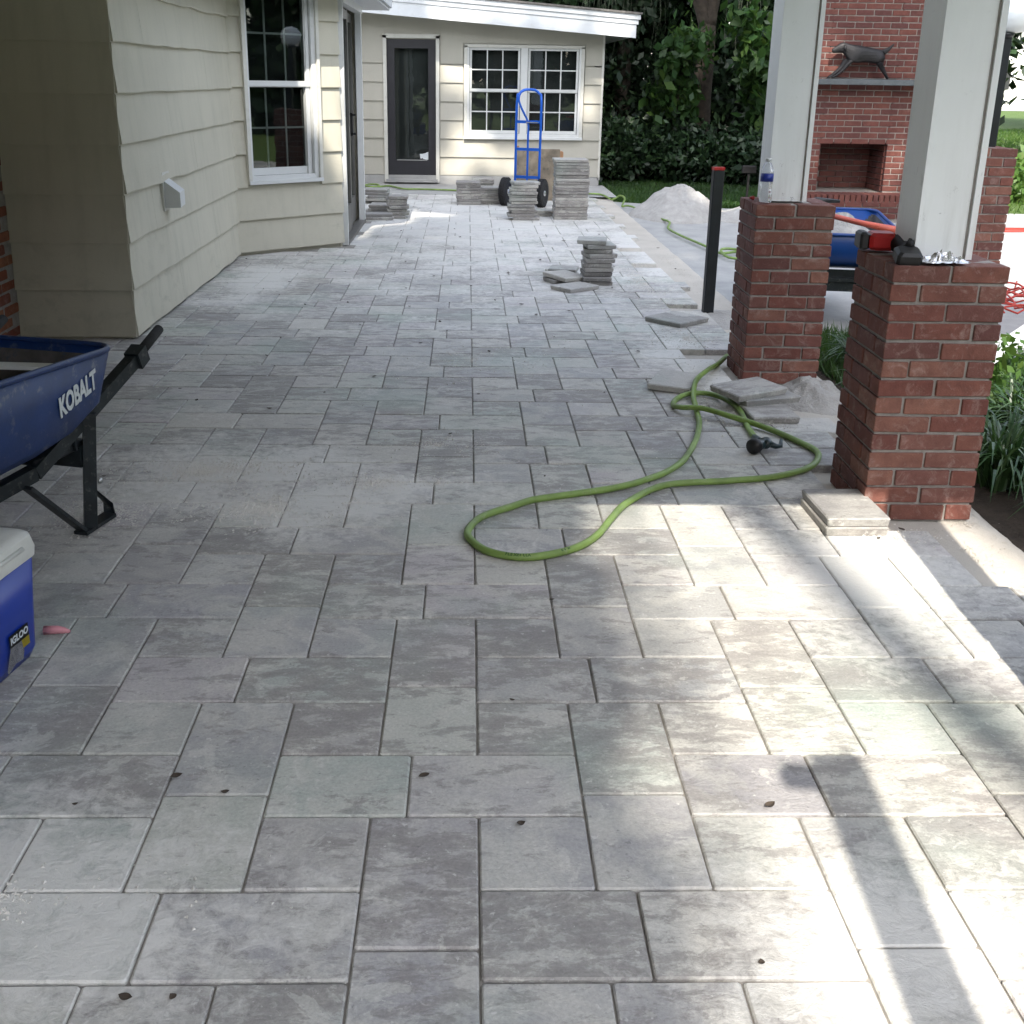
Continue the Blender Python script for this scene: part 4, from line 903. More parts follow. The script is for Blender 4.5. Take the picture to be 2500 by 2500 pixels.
for sx in (-1, 1):
    w = link('wheel', None, t); ty = MB().lathe([(.075, -.035), (.11, -.046), (.15, -.04), (.163, -.02), (.165, 0), (.163, .02), (.15, .04), (.11, .046), (.075, .035)], c=(sx*.235, -.12, .168), n=32, rot=rot)
    for k in range(36):
        a = k*2*math.pi/36
        for q in (-.026, 0, .026):
            aa = a+(.08 if q else 0); ty.box((sx*.235+q, -.12+.166*math.cos(aa), .168+.166*math.sin(aa)), (.014, .016, .010), Matrix.Rotation(aa-math.pi/2, 3, 'X'))
    ty.build('tyre', 'rubber', w)
    MB().lathe([(.015, -.045), (.03, -.045), (.035, -.02), (.07, -.03), (.08, -.034), (.08, .034), (.07, .03), (.035, .02), (.03, .045), (.015, .045)], c=(sx*.235, -.12, .168), n=24, rot=rot).build('rim', 'chrome', w, True)
tag(MB().bbox((.86, 14.62, .31), (.58, .03, .66), .006, Matrix.Rotation(R(-7), 3, 'X')).build('stained_board', 'board_stained'), 'mottled brown board leaning behind the hand truck', 'board')
tag(MB().bbox((1.05, 14.85, .30), (.30, .22, .60), .006).build('cardboard_box', 'cardboard'), 'brown cardboard box behind the stained board', 'box')
tag(MB().bbox((.60, 14.72, .33), (.06, .02, .68), .003).build('wood_stake', 'cardboard'), 'orange-brown wooden stake leaning left of the stained board', 'stake')
for k, (x, y, rz, lb) in enumerate(((.83, 12.95, 2, 'lower paver between the two stacks under the truck'), (.84, 12.96, -3, 'upper paver between the two stacks under the truck'))): slab(x, y, k*.033, 4, 3, rz, lb, 'pavers between the two truck stacks')

# ------------------------------------------------------------------ brick chimney with fireplace, mantel and dog figure
ch = thing('outdoor_fireplace', 'tall red brick outdoor fireplace with a raised hearth, behind the columns', 'fireplace')
CY, XL, XR = 13.40, 3.74, 5.42; OX0, OX1, OZ0, OZ1 = 4.10, 4.88, .265, .835
cc = .0668
full = MB().bbox((0, 0, 0), (.194, .06, cc-.011), .003).mesh('brick'); half = MB().bbox((0, 0, 0), (.092, .06, cc-.011), .003).mesh('brick'); row = MB().bbox((0, 0, 0), (.056, .35, .098), .003).mesh('brick')
for me in (full, half, row): me.materials.append(M['chimney_brick'])
mo = MB()
mo.box(((XL+OX0)/2+.0, CY+.40, 2.2), (OX0-XL-.02, .82, 4.5)); mo.box(((XR+OX1)/2, CY+.40, 2.2), (XR-OX1-.02, .82, 4.5)); mo.box(((OX0+OX1)/2, CY+.40, (OZ1+4.45)/2), (OX1-OX0, .819, 4.45-OZ1)); mo.box(((OX0+OX1)/2, CY+.40, .13), (OX1-OX0, .819, .26)); mo.box(((OX0+OX1)/2, CY+.68, .6), (OX1-OX0, .26, 1.))
mo.build('mortar', 'mortar_light', ch)
stuffb = MB()
nb_ = 0
for c in range(66):
    z = .27+cc*(c+.5)+.005; x = XL + (.0 if c % 2 else -.102)
    while x < XR-.01:
        a, b = max(x, XL), min(x+.1935, XR); x += .2045
        if b-a < .05: continue
        if z < OZ1-.02 and b > OX0 and a < OX1:
            if a < OX0-.04: b = OX0-.005
            elif b > OX1+.04: a = OX1+.005
            else: continue
        rr = random.Random(int(c*997+x*1000)); l = b-a
        if z < 2.42 and nb_ < 270 and l > .085:
            me = full if l > .15 else half; o = link('brick', me, ch); o.location = ((a+b)/2, CY+.012+rr.uniform(-.002, .002), z); o.scale = (l/(.194 if me is full else .092), 1, 1); o.rotation_euler = (rr.gauss(0, .005), 0, rr.gauss(0, .004)); nb_ += 1
        else: stuffb.bbox(((a+b)/2, CY+.012, z), (l, .06, cc-.011), .003)
    for xx in (XL-.002, XR+.002):
        for k in range(4): stuffb.bbox((xx, CY+.12+k*.2045-(.1 if c % 2 else 0), z), (.02, .1935, cc-.011), .003)
for c in range(9):      # firebox lining
    for k in range(5): stuffb.bbox((OX0+.08+k*.2-(.1 if c % 2 else 0)*(1 if 0 < k else 0), CY+.545, OZ0+.035+c*cc), (.19 if k else .15, .03, cc-.011), .003)
    for k in range(3):
        stuffb.bbox((OX0-.006, CY+.13+k*.19, OZ0+.035+c*cc), (.03, .18, cc-.011), .003); stuffb.bbox((OX1+.006, CY+.13+k*.19, OZ0+.035+c*cc), (.03, .18, cc-.011), .003)
tag(stuffb.build('brickwork', 'chimney_brick', ch), kind='stuff')
MB().box(((OX0+OX1)/2, CY+.30, OZ1+.0), (.78, .5, .012)).build('lintel', 'iron', ch)
hb = link('hearth', None, ch)
MB().box(((XL+5.34)/2, 13.225, .075), (5.34-XL-.012, .335, .24)).build('mortar', 'mortar_light', hb)
k = 0; x = XL+.03
while x < 5.32: o = link('brick', row, hb); o.location = (x, 13.222, .215); o.rotation_euler = (0, 0, random.gauss(0, .008)); x += .0665; k += 1
for c in range(3):
    x = XL+(.1 if c % 2 else 0)
    while x < 5.30:
        l = min(.1935, 5.34-x); o = link('brick', full, hb); o.location = (x+l/2, 13.075, -.008+cc*c+.03); o.scale = (l/.194, 1, 1); x += .2045
MB().bbox(((XL+XR)/2, 13.27, 1.50), (1.5, .22, .062), .005).build('mantel', 'slate_shelf', ch)
dg = thing('dog_figure', 'dark iron pointing dog figure striding on the fireplace mantel', 'sculpture', (4.44, 13.26, 1.531))
dv = [(.17, 0, .265), (.07, 0, .262), (-.05, 0, .27), (-.15, 0, .288), (-.205, 0, .325), (-.25, 0, .345), (-.30, 0, .322), (-.365, 0, .293),      # spine, neck, head, muzzle
      (.22, 0, .29), (.28, 0, .325), (.335, 0, .385),                                  # tail
      (-.165, .02, .21), (-.235, .025, .12), (-.31, .03, .05), (-.375, .03, .008),     # fore legs
      (-.15, -.02, .20), (-.215, -.025, .11), (-.285, -.03, .045), (-.35, -.03, .008),
      (.205, .025, .20), (.225, .03, .14), (.285, .03, .06), (.325, .03, .006),        # hind legs
      (.19, -.025, .19), (.215, -.03, .125), (.265, -.03, .055), (.30, -.03, .006)]
de = [(0, 1), (1, 2), (2, 3), (3, 4), (4, 5), (5, 6), (6, 7), (0, 8), (8, 9), (9, 10), (3, 11), (11, 12), (12, 13), (13, 14), (3, 15), (15, 16), (16, 17), (17, 18), (0, 19), (19, 20), (20, 21), (21, 22), (0, 23), (23, 24), (24, 25), (25, 26)]
rad = [.062, .058, .07, .068, .04, .045, .028, .017, .026, .016, .006, .036, .02, .014, .012, .034, .02, .014, .012, .036, .022, .014, .012, .034, .022, .014, .012]
me = bpy.data.meshes.new('body'); me.from_pydata(dv, de, []); me.materials.append(M['iron']); o = link('body', me, dg)
sk = o.modifiers.new('skin', 'SKIN'); me.attributes; sv = me.skin_vertices
if not sv: bpy.context.view_layer.objects.active = o
ss = o.modifiers.new('sub', 'SUBSURF'); ss.levels = ss.render_levels = 2
for i, r_ in enumerate(rad):
    try: o.data.skin_vertices[0].data[i].radius = (r_*1.05, r_*1.45); o.data.skin_vertices[0].data[i].use_root = (i == 0)
    except Exception: pass
MB().tube([(-.235, .03, .36), (-.23, .045, .335), (-.225, .045, .30)], [.012, .02, .01], 8).tube([(-.235, -.03, .36), (-.23, -.045, .335), (-.225, -.045, .30)], [.012, .02, .01], 8).build('ears', 'iron', dg, True)
MB().box((0, 0, .003), (.80, .06, .008)).build('base', 'iron', dg)
tag(MB().bbox((3.58, 14.6, .42), (.18, .06, .10), .01).bar((3.58, 14.6, -.04), (3.58, 14.6, .37), .025, .025).build('garden_light', 'iron'), 'small grey garden spotlight on a stake before the trees', 'garden light')

# ------------------------------------------------------------------ safety netting and board beyond the near pier
nt_ = MB(); rr = random.Random(4)
for i in range(9):
    y0 = 6.9+i*.12; nt_.tube(smooth_path([(3.25+k*.16, y0+.05*math.sin(k*1.7+i), .02+.10*abs(math.sin(k*.9+i*.7)) + .05) for k in range(9)], .08), .007, 5)
for i in range(14):
    x0 = 3.25+i*.1; nt_.tube(smooth_path([(x0+.04*math.sin(k*2+i), 6.9+k*.13, .02+.10*abs(math.sin(k*1.1+i*.5)) + .05) for k in range(8)], .08), .006, 5)
tag(nt_.build('safety_net', 'net_orange', None, True), 'orange-red plastic safety netting crumpled beside the planting bed', 'netting')
tag(MB().bbox((3.02, 5.92, .19), (1.05, .14, .03), .004, Matrix.Rotation(R(-24), 3, 'Y') @ Matrix.Rotation(R(25), 3, 'Z')).build('white_board', 'white_paint'), 'sunlit white board lying aslant behind the strappy plants', 'board')

# ------------------------------------------------------------------ leaves on the floor
lp = [(-2.02,9.45),(-1.90,9.5),(-0.29,8.74),(-0.55,9.44),(-0.44,9.98),(0.35,7.61),(0.17,7.75),(0.43,7.26),(1.06,8.28),(0.00,8.30),(-0.85,7.62),(-1.13,7.53),(-0.48,8.19),(-0.42,7.50),(-1.37,8.40),(-0.16,11.62),(0.27,14.00),(0.96,6.24),(0.66,5.35),(0.28,4.11),(0.68,4.09),(0.66,3.91),(-0.67,2.13),(-0.55,2.07),(-0.86,2.03),(-0.60,1.50),(-0.52,1.50),(-0.12,2.13),(0.09,1.96),(0.09,2.45),(0.63,2.02),(1.39,3.50),(1.50,3.58),(1.21,5.42),(-1.43,4.08),(-1.45,5.36),(-1.32,5.15),(-0.51,5.63),(0.03,5.30),(-0.73,5.31),(-0.95,5.02),(0.50,1.57),(0.23,3.02),(-0.10,4.65),(-1.14,6.06),(0.66,7.41),
      (.1,6.2),(-.3,6.4),(.5,6.6),(-.7,6.9),(.9,7.2),(-.2,7.0),(.3,8.9),(-.6,10.6),(.2,10.2),(.6,9.6),(-.1,11.0),(.9,10.8),(.4,11.6),(-.7,11.4),(1.2,9.3),(1.7,9.2),(1.75,10.4),(1.3,11.3),(-1.0,8.9),(-.9,9.9)]
LM = [(-1.16, 2.7, 'the blue cooler'), (-1.33, 3.5, 'the foot of the near wheelbarrow'), (-1.98, 6.47, 'the corner of the long cream wall'), (-2.0, 9.65, 'the inner corner under the bay window'), (-1.17, 10.37, 'the near jamb of the sliding door'), (-.8, 12.62, 'the sunlit stack by the door'),
      (.6, 12.5, 'the stack before the hand truck'), (.96, 8.5, 'the mid-patio stack'), (.78, 8.2, 'the single flat paver before that stack'), (1.33, 7.1, 'the lone skewed paver by the black post'), (1.6, 7.43, 'the short black post'), (1.43, 5.66, 'the farther brick pier'), (1.05, 5.5, 'the paver under the hose'), (1.2, 4.42, 'the hose nozzle'),
      (-.02, 3.45, 'the left bend of the hose loop'), (.5, 3.7, 'the crossing of the hose loop'), (1.3, 3.6, 'the slab pair at the nearest pier'), (.8, 2.28, 'the top of the post shadow'), (-.55, 1.45, 'the bottom left corner of the picture'), (.05, 1.4, 'the bottom middle of the picture'), (-.7, 5.3, 'the middle left of the patio'), (0, 6.2, 'the centre of the patio')]
lfm = []
for k in range(5):
    rr = random.Random(k); mb = MB(); n = 7; pts = []
    L_ = rr.uniform(.022, .038); W_ = rr.uniform(.007, .012); cu = rr.uniform(.15, .5)
    for i in range(n+1):
        u = i/n; wv = W_*math.sin(math.pi*min(1, u*1.05))**.8; x = (u-.5)*L_; zc = .003+cu*.02*(u-.5)**2*4
        pts += [(x, -wv, zc+.25*wv), (x, 0, zc), (x, wv, zc+.35*wv)]
    fs = []
    for i in range(n):
        for j in range(2): a = i*3+j; fs.append((a, a+1, a+4, a+3))
    mb.add(pts, fs); me = mb.mesh('fallen_leaf'); me.materials.append(M['dry_leaf']); lfm.append(me)
for i, (x, y) in enumerate(lp):
    rr = random.Random(i+99); o = link('fallen_leaf', lfm[i % 5]); o.location = (x, y, .0015); o.rotation_euler = (0, 0, rr.uniform(0, 6.28)); s_ = rr.uniform(.5, .95)*(1+.07*max(0, y-5)); o.scale = (s_, s_, s_)
    best = None
    for l_ in LM:
        rk = sorted(lp, key=lambda q_: math.hypot(l_[0]-q_[0], l_[1]-q_[1])).index((x, y))
        if best is None or (rk, math.hypot(l_[0]-x, l_[1]-y)) < best[:2]: best = (rk, math.hypot(l_[0]-x, l_[1]-y), l_[2])
    tag(o, 'small dry leaf, '+('nearest' if best[0] == 0 else ORD[min(best[0], 20)]+' nearest')+' to '+best[2], 'leaf', 'dry leaves scattered over the patio')

# ------------------------------------------------------------------ vegetation
import numpy as np
def leaf_cloud(name, P, size, mat, parent=None, kind=None, seed=0, aspect=.55, droop=0., label=None, cat=None, group=None):
    rg = np.random.default_rng(seed); P = np.asarray(P, float); n = len(P); sz = size*np.exp(rg.normal(0, .33, n)).clip(.4, 2.0)
    a = rg.normal(size=(n, 3)); a[:, 2] -= droop; a /= np.linalg.norm(a, axis=1, keepdims=True); b = np.cross(a, rg.normal(size=(n, 3))); b /= np.linalg.norm(b, axis=1, keepdims=True)
    c = np.cross(a, b); L_ = a*sz[:, None]/2; W_ = b*(sz*aspect)[:, None]/2
    V = np.stack([P-L_, P+W_-L_*.1+c*sz[:, None]*.06, P+L_, P-W_-L_*.1+c*sz[:, None]*.06], 1).reshape(-1, 3)
    me = bpy.data.meshes.new(name); me.vertices.add(4*n); me.vertices.foreach_set('co', V.ravel().astype(np.float32)); me.loops.add(4*n); me.loops.foreach_set('vertex_index', np.arange(4*n, dtype=np.int32))
    me.polygons.add(n); me.polygons.foreach_set('loop_start', np.arange(0, 4*n, 4, dtype=np.int32)); me.polygons.foreach_set('loop_total', np.full(n, 4, np.int32)); me.update(calc_edges=True)
    o = link(name, me, parent, mat); tag(o, label, cat, group, kind); return o
def clumps(n, cs, seed, k=14, spread=.35):
    """points in clumps inside ellipsoids cs = [(x,y,z,rx,ry,rz)]"""
    rg = np.random.default_rng(seed); w = np.array([c[3]*c[4]*c[5] for c in cs])**.75; w /= w.sum(); out = []; m = n//k
    for _ in range(m):
        c = cs[rg.choice(len(cs), p=w)]; d = rg.normal(size=3); d /= np.linalg.norm(d); r_ = rg.uniform(.35, 1)**.5
        ctr = np.array(c[:3])+d*r_*np.array(c[3:]); out.append(ctr+rg.normal(size=(k, 3))*spread)
    return np.concatenate(out)
def trunk(mb, pts, r0, r1, n=12):
    P = smooth_path(pts, .15); m = len(P); Q = []
    rs = []
    for i, p in enumerate(P):
        rs.append((r0+(r1-r0)*i/(m-1))*(1+.14*mnoise.noise(p*2.3)))
    return mb.tube(P, rs, n)
def tree(label, x, y, h_, r, crown, n, size, mat, seed, limbs=(), group='trees beyond the patio', spread=.35, aspect=.55, k=14, bend=(0, 0)):
    t = thing('tree', label, 'tree', (0, 0, 0), 0, group); mb = MB()
    trunk(mb, [(x, y, -.1), (x+bend[0]*.5, y+bend[1]*.5, h_*.5), (x+bend[0], y+bend[1], h_)], r*1.1, r*.75, 14)
    for l in limbs: trunk(mb, l[0], l[1], l[1]*.35, 9)
    mb.build('trunk', 'bark', t, True)
    leaf_cloud('crown', clumps(n, crown, seed, k, spread), size, mat, t, seed=seed, aspect=aspect); return t
# the wood beyond the far wall
tree('leaning brown-barked tree with a forked trunk and a knot hole', 3.78, 19.0, 2.45, .17, [(3.2, 18.6, 4.6, 2.2, 1.8, 1.5), (5.0, 18.8, 5.2, 2.0, 1.6, 1.4)], 9000, .13, 'leaf_mid', 1,
     [([(3.80, 19., 2.3), (3.62, 18.95, 2.75), (3.2, 18.8, 3.6), (2.4, 18.5, 4.6)], .13), ([(3.80, 19., 2.35), (3.92, 19, 3.0), (4.3, 19.1, 4.4), (5.0, 19, 5.4)], .14)], bend=(.02, 0))
tree('dark evergreen standing close behind the end of the far wall', 2.7, 20.6, 4.5, .14, [(2.3, 20.6, 1.6, 1.3, .9, 1.9), (2.9, 20.8, 3.8, 1.7, 1.1, 1.6), (1.7, 20.6, 3.6, 1., .9, 2.)], 16000, .13, 'leaf_dark', 2, spread=.28)
tree('dark dense tree left of the column and right of the forked trunk', 5.4, 20.8, 4.5, .15, [(5.4, 20.8, 2.0, 1.5, 1., 2.0), (5.2, 20.9, 4.2, 1.7, 1.1, 1.6)], 15000, .14, 'leaf_dark', 3, spread=.28)
tree('shadowy tree filling the gap behind the forked trunk', 4.0, 22.4, 5, .16, [(4.0, 22.4, 1.8, 1.7, .9, 2.0), (3.8, 22.6, 4.2, 2.2, 1.1, 1.8)], 15000, .15, 'leaf_dark', 4, spread=.3)
tree('dark tree behind the low roof of the far wing', .2, 21.5, 5, .2, [(.4, 21.6, 3.3, 2.2, 1.2, 2.4), (-1.5, 22, 4.0, 2.4, 1.2, 2.4)], 16000, .2, 'leaf_dark', 5)
tree('broad dark tree behind the brick fireplace', 7.4, 21.5, 5, .2, [(7.2, 21.5, 2.6, 1.6, 1.2, 2.7), (8.6, 22, 3.6, 1.5, 1.2, 2.6)], 10000, .2, 'leaf_dark', 6)
for i, (x, y, sz) in enumerate(((-4, 27, 4), (1.5, 27, 4.2), (6.5, 28, 4.2), (11.0, 31, 4.5))):
    tree(['tall background tree furthest left beyond the roof', 'tall background tree above the far roof end', 'tall background tree above the white columns', 'tall background tree right of the fireplace'][i], x, y, 7, .3, [(x, y, 5, sz, 2, 5)], 9000, .34, 'leaf_dark', 10+i, spread=.5)
# broad-leaved shrub catching the light right of the trunk
sh = thing('shrub', 'broad-leaved shrub with bright green leaves hanging right of the forked trunk', 'shrub')
trunk(MB(), [(4.9, 18.2, -.05), (4.85, 18.2, .9), (4.75, 18.1, 1.8)], .035, .015, 6).build('stem', 'bark', sh, True)
leaf_cloud('foliage', clumps(1500, [(4.55, 18.0, 1.75, .42, .4, .55), (4.75, 18.1, 1.1, .35, .35, .35), (4.2, 17.95, 2.3, .3, .3, .25)], 31, 7, .10), .17, 'leaf_mid', sh, seed=31, droop=.7, aspect=.5)
sh = thing('shrub', 'light green leafy branch hanging left of the forked trunk', 'shrub')
trunk(MB(), [(3.2, 18.4, -.05), (3.25, 18.3, 1.0), (3.35, 18.2, 1.9)], .03, .012, 6).build('stem', 'bark', sh, True)
leaf_cloud('foliage', clumps(700, [(3.35, 18.1, 1.95, .4, .3, .3), (3.2, 18.2, 1.3, .3, .3, .4)], 32, 7, .10), .15, 'leaf_mid', sh, seed=32, droop=.7)
for i, (x, y, rx, hh, lb, mt) in enumerate(((2.35, 18.3, .65, .75, 'low dark hedge shrub beside the corner of the far wing', 'leaf_dark'), (3.35, 18.2, .65, .7, 'low dark hedge shrub behind the big sand pile', 'leaf_dark'), (4.35, 17.9, .7, .62, 'low dark hedge shrub behind the black post', 'leaf_dark'), (5.5, 17.9, .8, .8, 'low dark hedge shrub behind the water bottle', 'leaf_dark'), (6.9, 18.2, .9, .9, 'low dark hedge shrub behind the fireplace', 'leaf_dark'))):
    sh = thing('hedge_shrub', lb, 'shrub', group='shrubs of the low hedge')
    trunk(MB(), [(x, y, -.08), (x+.03, y, hh*.5), (x, y, hh)], .03, .012, 6).build('stem', 'bark', sh, True)
    leaf_cloud('foliage', clumps(3800, [(x, y, hh*.55, rx, .55, hh*.62)], 40+i, 9, .11), .105, mt, sh, seed=40+i, aspect=.5)
# grey moss curtains
for i, (x, y, z) in enumerate(((2.2, 19.2, 2.9), (2.9, 19.4, 3.2), (4.3, 18.7, 3.0))):
    mb = MB(); rr = random.Random(i+60)
    for k in range(18):
        px, py = x+rr.gauss(0, .25), y+rr.gauss(0, .2); l = rr.uniform(.5, 1.6); mb.tube([(px, py, z), (px+rr.gauss(0, .04), py, z-l*.5), (px+rr.gauss(0, .07), py, z-l)], [.006, .005, .001], 3)
    tag(mb.build('hanging_moss', 'moss_grey'), ['grey strands of moss hanging nearest the roof end', 'grey strands of moss hanging left of the forked trunk', 'grey strands of moss hanging right of the forked trunk'][i], 'moss')

# lawn blades
def blades(name, n, area, hh, mat, seed, z0=-.06, w_=.006, dens=None):
    rg = np.random.default_rng(seed); x = rg.uniform(area[0], area[1], n); y = rg.uniform(area[2], area[3], n)
    keep_ = np.array([dens(a, b) if dens else True for a, b in zip(x, y)]); x, y = x[keep_], y[keep_]; n = len(x)
    a = rg.uniform(0, 2*np.pi, n); h2_ = hh*rg.uniform(.5, 1.3, n); lx, ly = rg.normal(size=n)*h2_*.45, rg.normal(size=n)*h2_*.45; ww = w_*(1+.06*(y-6).clip(0))
    b0 = np.stack([x-np.cos(a)*ww, y-np.sin(a)*ww, np.full(n, z0)], 1); b1 = np.stack([x+np.cos(a)*ww, y+np.sin(a)*ww, np.full(n, z0)], 1); tp = np.stack([x+lx, y+ly, z0+h2_], 1)
    V = np.stack([b0, b1, tp], 1).reshape(-1, 3); me = bpy.data.meshes.new(name); me.vertices.add(3*n); me.vertices.foreach_set('co', V.ravel().astype(np.float32)); me.loops.add(3*n); me.loops.foreach_set('vertex_index', np.arange(3*n, dtype=np.int32))
    me.polygons.add(n); me.polygons.foreach_set('loop_start', np.arange(0, 3*n, 3, dtype=np.int32)); me.polygons.foreach_set('loop_total', np.full(n, 3, np.int32)); me.update(calc_edges=True)
    return tag(link(name, me, None, mat), kind='stuff')
blades('grass', 26000, (1.92, 5.5, 14.4, 18.5), .055, 'leaf_mid', 70, dens=lambda a, b: b > 15.1-(a-2)*.6)
blades('grass', 60000, (6.2, 24, 14.0, 42), .09, 'leaf_bright', 71)
blades('ground_cover', 9000, (1.95, 3.2, 4.8, 6.9), .09, 'leaf_mid', 72, z0=-.045)
tag(leaf_cloud('ground_cover', clumps(9000, [(7.8, 17.5, .05, 1.6, 2.2, .35)], 73, 10, .12), .12, 'leaf_bright', kind='stuff', seed=73), kind='stuff')

# strap-leaved border plants
def strap_plant(x, y, n, l, label, seed, mat='liriope', group='strap-leaved border plants', wd=.006, stiff=.5):
    mb = MB(); rr = random.Random(seed)
    for k in range(n):
        a = rr.uniform(0, 2*math.pi); L_ = l*rr.uniform(.55, 1.15); out = rr.uniform(.35, 1.0); b0 = Vector((x+rr.gauss(0, .035), y+rr.gauss(0, .035), -.045)); prev = None; vs = []; m = 6; side = Vector((-math.sin(a), math.cos(a), 0)); w_ = wd*rr.uniform(.7, 1.4)
        for i in range(m+1):
            u = i/m; p = b0+Vector((math.cos(a), math.sin(a), 0))*L_*out*(u**1.3)*.75+Vector((0, 0, 1))*L_*(1.05*u-(.35+.55*out)*u*u)*1.1
            if p.z < -.04: p.z = -.04
            ww = w_*(1-u**2.2)+.0006; vs += [p-side*ww, p+side*ww+Vector((0, 0, .0))]
        mb.add(vs, [(2*i, 2*i+1, 2*i+3, 2*i+2) for i in range(m)])
    return tag(mb.build('border_plant', mat), label, 'plant', group)
for i, (x, y, n, l, lb, mt) in enumerate(((2.08, 5.35, 170, .42, 'grassy strap-leaved clump seen between the two piers, front', 'liriope'), (2.15, 5.95, 170, .45, 'grassy strap-leaved clump seen between the two piers, rear', 'liriope'), (1.98, 4.85, 120, .34, 'low grassy clump right behind the small sand heap', 'liriope'),
        (2.12, 4.15, 230, .55, 'dark strappy clump touching the right side of the nearest pier', 'liriope'), (2.28, 3.62, 230, .52, 'dark strappy clump beside the sand edge at the right border', 'liriope'), (2.45, 4.35, 190, .55, 'strappy clump behind the first one right of the nearest pier', 'liriope'),
        (2.2, 3.1, 170, .45, 'lowest strappy clump at the right border of the picture', 'liriope'), (2.75, 5.15, 170, .42, 'sunlit yellow-green clump behind the nearest pier', 'leaf_bright'), (3.15, 5.6, 150, .38, 'sunlit clump next to the slanting white board', 'leaf_bright'), (2.62, 5.75, 110, .34, 'sunlit clump in front of the orange netting', 'leaf_bright'), (2.5, 4.8, 150, .45, 'half-shaded clump between the dark and the sunlit ones', 'liriope'))):
    strap_plant(x, y, n, l, lb, 80+i, mt)
lw = thing('leafy_weed', 'leafy weed with oval sunlit leaves behind the nearest pier', 'plant'); leaf_cloud('foliage', clumps(260, [(2.62, 5.0, .2, .22, .2, .2)], 96, 6, .05), .06, 'leaf_bright', lw, seed=96); MB().tube([(2.62, 5, -.045), (2.6, 5, .2)], .006, 5).build('stem', 'liriope', lw)
lw = thing('leafy_weed', 'dark leafy weed at the foot of the border plants', 'plant'); leaf_cloud('foliage', clumps(180, [(2.3, 3.75, .12, .15, .15, .12)], 97, 6, .04), .07, 'leaf_dark', lw, seed=97); MB().tube([(2.3, 3.75, -.045), (2.3, 3.75, .15)], .006, 5).build('stem', 'liriope', lw)

# ------------------------------------------------------------------ far right background
bl = thing('neighbour_house', 'pale sunlit house far across the lawn at the right edge', 'house')
MB().box((42, 86, 3.2), (26, 8, 6.5)).build('wall', 'far_wall', bl); MB().box((42, 85, 6.8), (28, 11, .6)).build('roof', 'roof_shingle', bl)
for k in range(5): MB().box((33+k*4.5, 81.95, 2.), (1.4, .15, 1.5)).build('window', 'room_dark', bl)
sheet('road', 'concrete', -.04, [(10, 74), (90, 74), (90, 79), (10, 79)])
tree('tall tree whose branches hang beside the globe lamp', 13.2, 24, 8, .25, [(13.0, 24, 5.2, 2.2, 2, 2.6), (12.3, 23.5, 3.2, .7, .7, .9)], 9000, .2, 'leaf_mid', 51, spread=.35)
for i, (x, y, s_) in enumerate(((26, 44, 5), (19, 52, 5), (36, 20, 6), (33, 8, 6), (30, -6, 6), (22, 34, 3.6))):
    tree(['distant tree across the lawn, left of the pale house', 'distant tree by the road behind the fireplace', 'large tree on the open right side, northern one', 'large tree on the open right side, middle one', 'large tree on the open right side, southern one', 'smaller distant tree in the middle of the lawn'][i], x, y, 8, .4, [(x, y, 7.5, s_, s_, s_*.9)], 6000, .5, 'leaf_dark' if i > 1 else 'leaf_mid', 110+i, spread=.7, group='trees across the lawn')

# ------------------------------------------------------------------ unseen trees placed behind the viewer, crowns cut open to set sun and shade
def ell(qx, qy, cx, cy, rx, ry, a=0):
    dx, dy = qx-cx, qy-cy; c_, s_ = math.cos(R(a)), math.sin(R(a)); u, v = (dx*c_+dy*s_)/rx, (-dx*s_+dy*c_)/ry; return u*u+v*v < 1
GAPS = [(1.02, 2.2, .58, 2.1, 0), (.62, 2.4, .14, 1.3, 0), (1.4, 1.6, .3, 1.2, 0), (-1.22, 11.5, .22, .75, 8), (-.92, 12.75, .36, 1.0, 0), (-.35, 12.95, .35, .18, 0), (-.1, 18.25, .26, .42, 25), (.5, 18.5, .4, .22, 0), (1.35, 18.45, .4, .2, 0), (2.1, 18.35, .3, .3, 0), (-.75, 18.75, .3, .15, 0), (.05, 17.35, .30, .32, 30), (.65, 17.05, .45, .2, 0), (-.2, 16.95, .25, .2, 0), (1.78, 17.8, .16, .25, 0),
        (4.28, 15.0, .22, .32, 0), (4.78, 14.38, .10, .10, 0), (4.98, 13.8, .2, .45, -15), (4.10, 13.95, .12, .3, 0), (4.62, 13.45, .12, .14, 0), (3.0, 13.55, .38, .30, 0), (3.45, 14.8, .4, .3, 0), (2.02, 10.25, .12, .28, 0), (2.75, 5.4, .75, .75, 0), (3.1, 6.5, .6, .5, 0), (2.9, 7.6, .35, .3, 0), (.9, 13.6, .15, .15, 0),
        (3.6, 20.5, .25, .3, 0), (4.5, 19.6, .3, .25, 0), (2.6, 19.2, .2, .2, 0), (4.45, 21.0, .2, .25, 0)]
KEEP = [(.62, 3.0, .04, 1.4, 0), (1.16, 3.25, .06, .75, 14), (1.36, 2.25, .05, .7, 12), (1.5, 5.2, .12, .2, 0)]
def shade(qx, qy):
    if .36+.05*math.sin(qy*3) < qx < 1.9 and -.4 < qy < 4.3-.5*max(0, .9-qx): return False
    for k_ in KEEP:
        if ell(qx, qy, *k_): return True
    for g_ in GAPS:
        if ell(qx, qy, g_[0], g_[1], g_[2]+(.09 if g_[1] < 4 else .05), g_[3]+(.09 if g_[1] < 4 else .05), g_[4]): return False
    return True
rg = np.random.default_rng(5); n = 95000
qx = rg.uniform(-7.0, 6.5, n); qy = rg.uniform(-2.5, 24.5, n); zz = 15+2.2*rg.normal(size=n)*.6 + 1.2*np.sin(qx*.9)*np.cos(qy*.6) + .75*np.clip(qy-9, 0, 14)
edge = 5.2+.5*np.sin(qy*1.3)+.3*np.sin(qy*3.1)
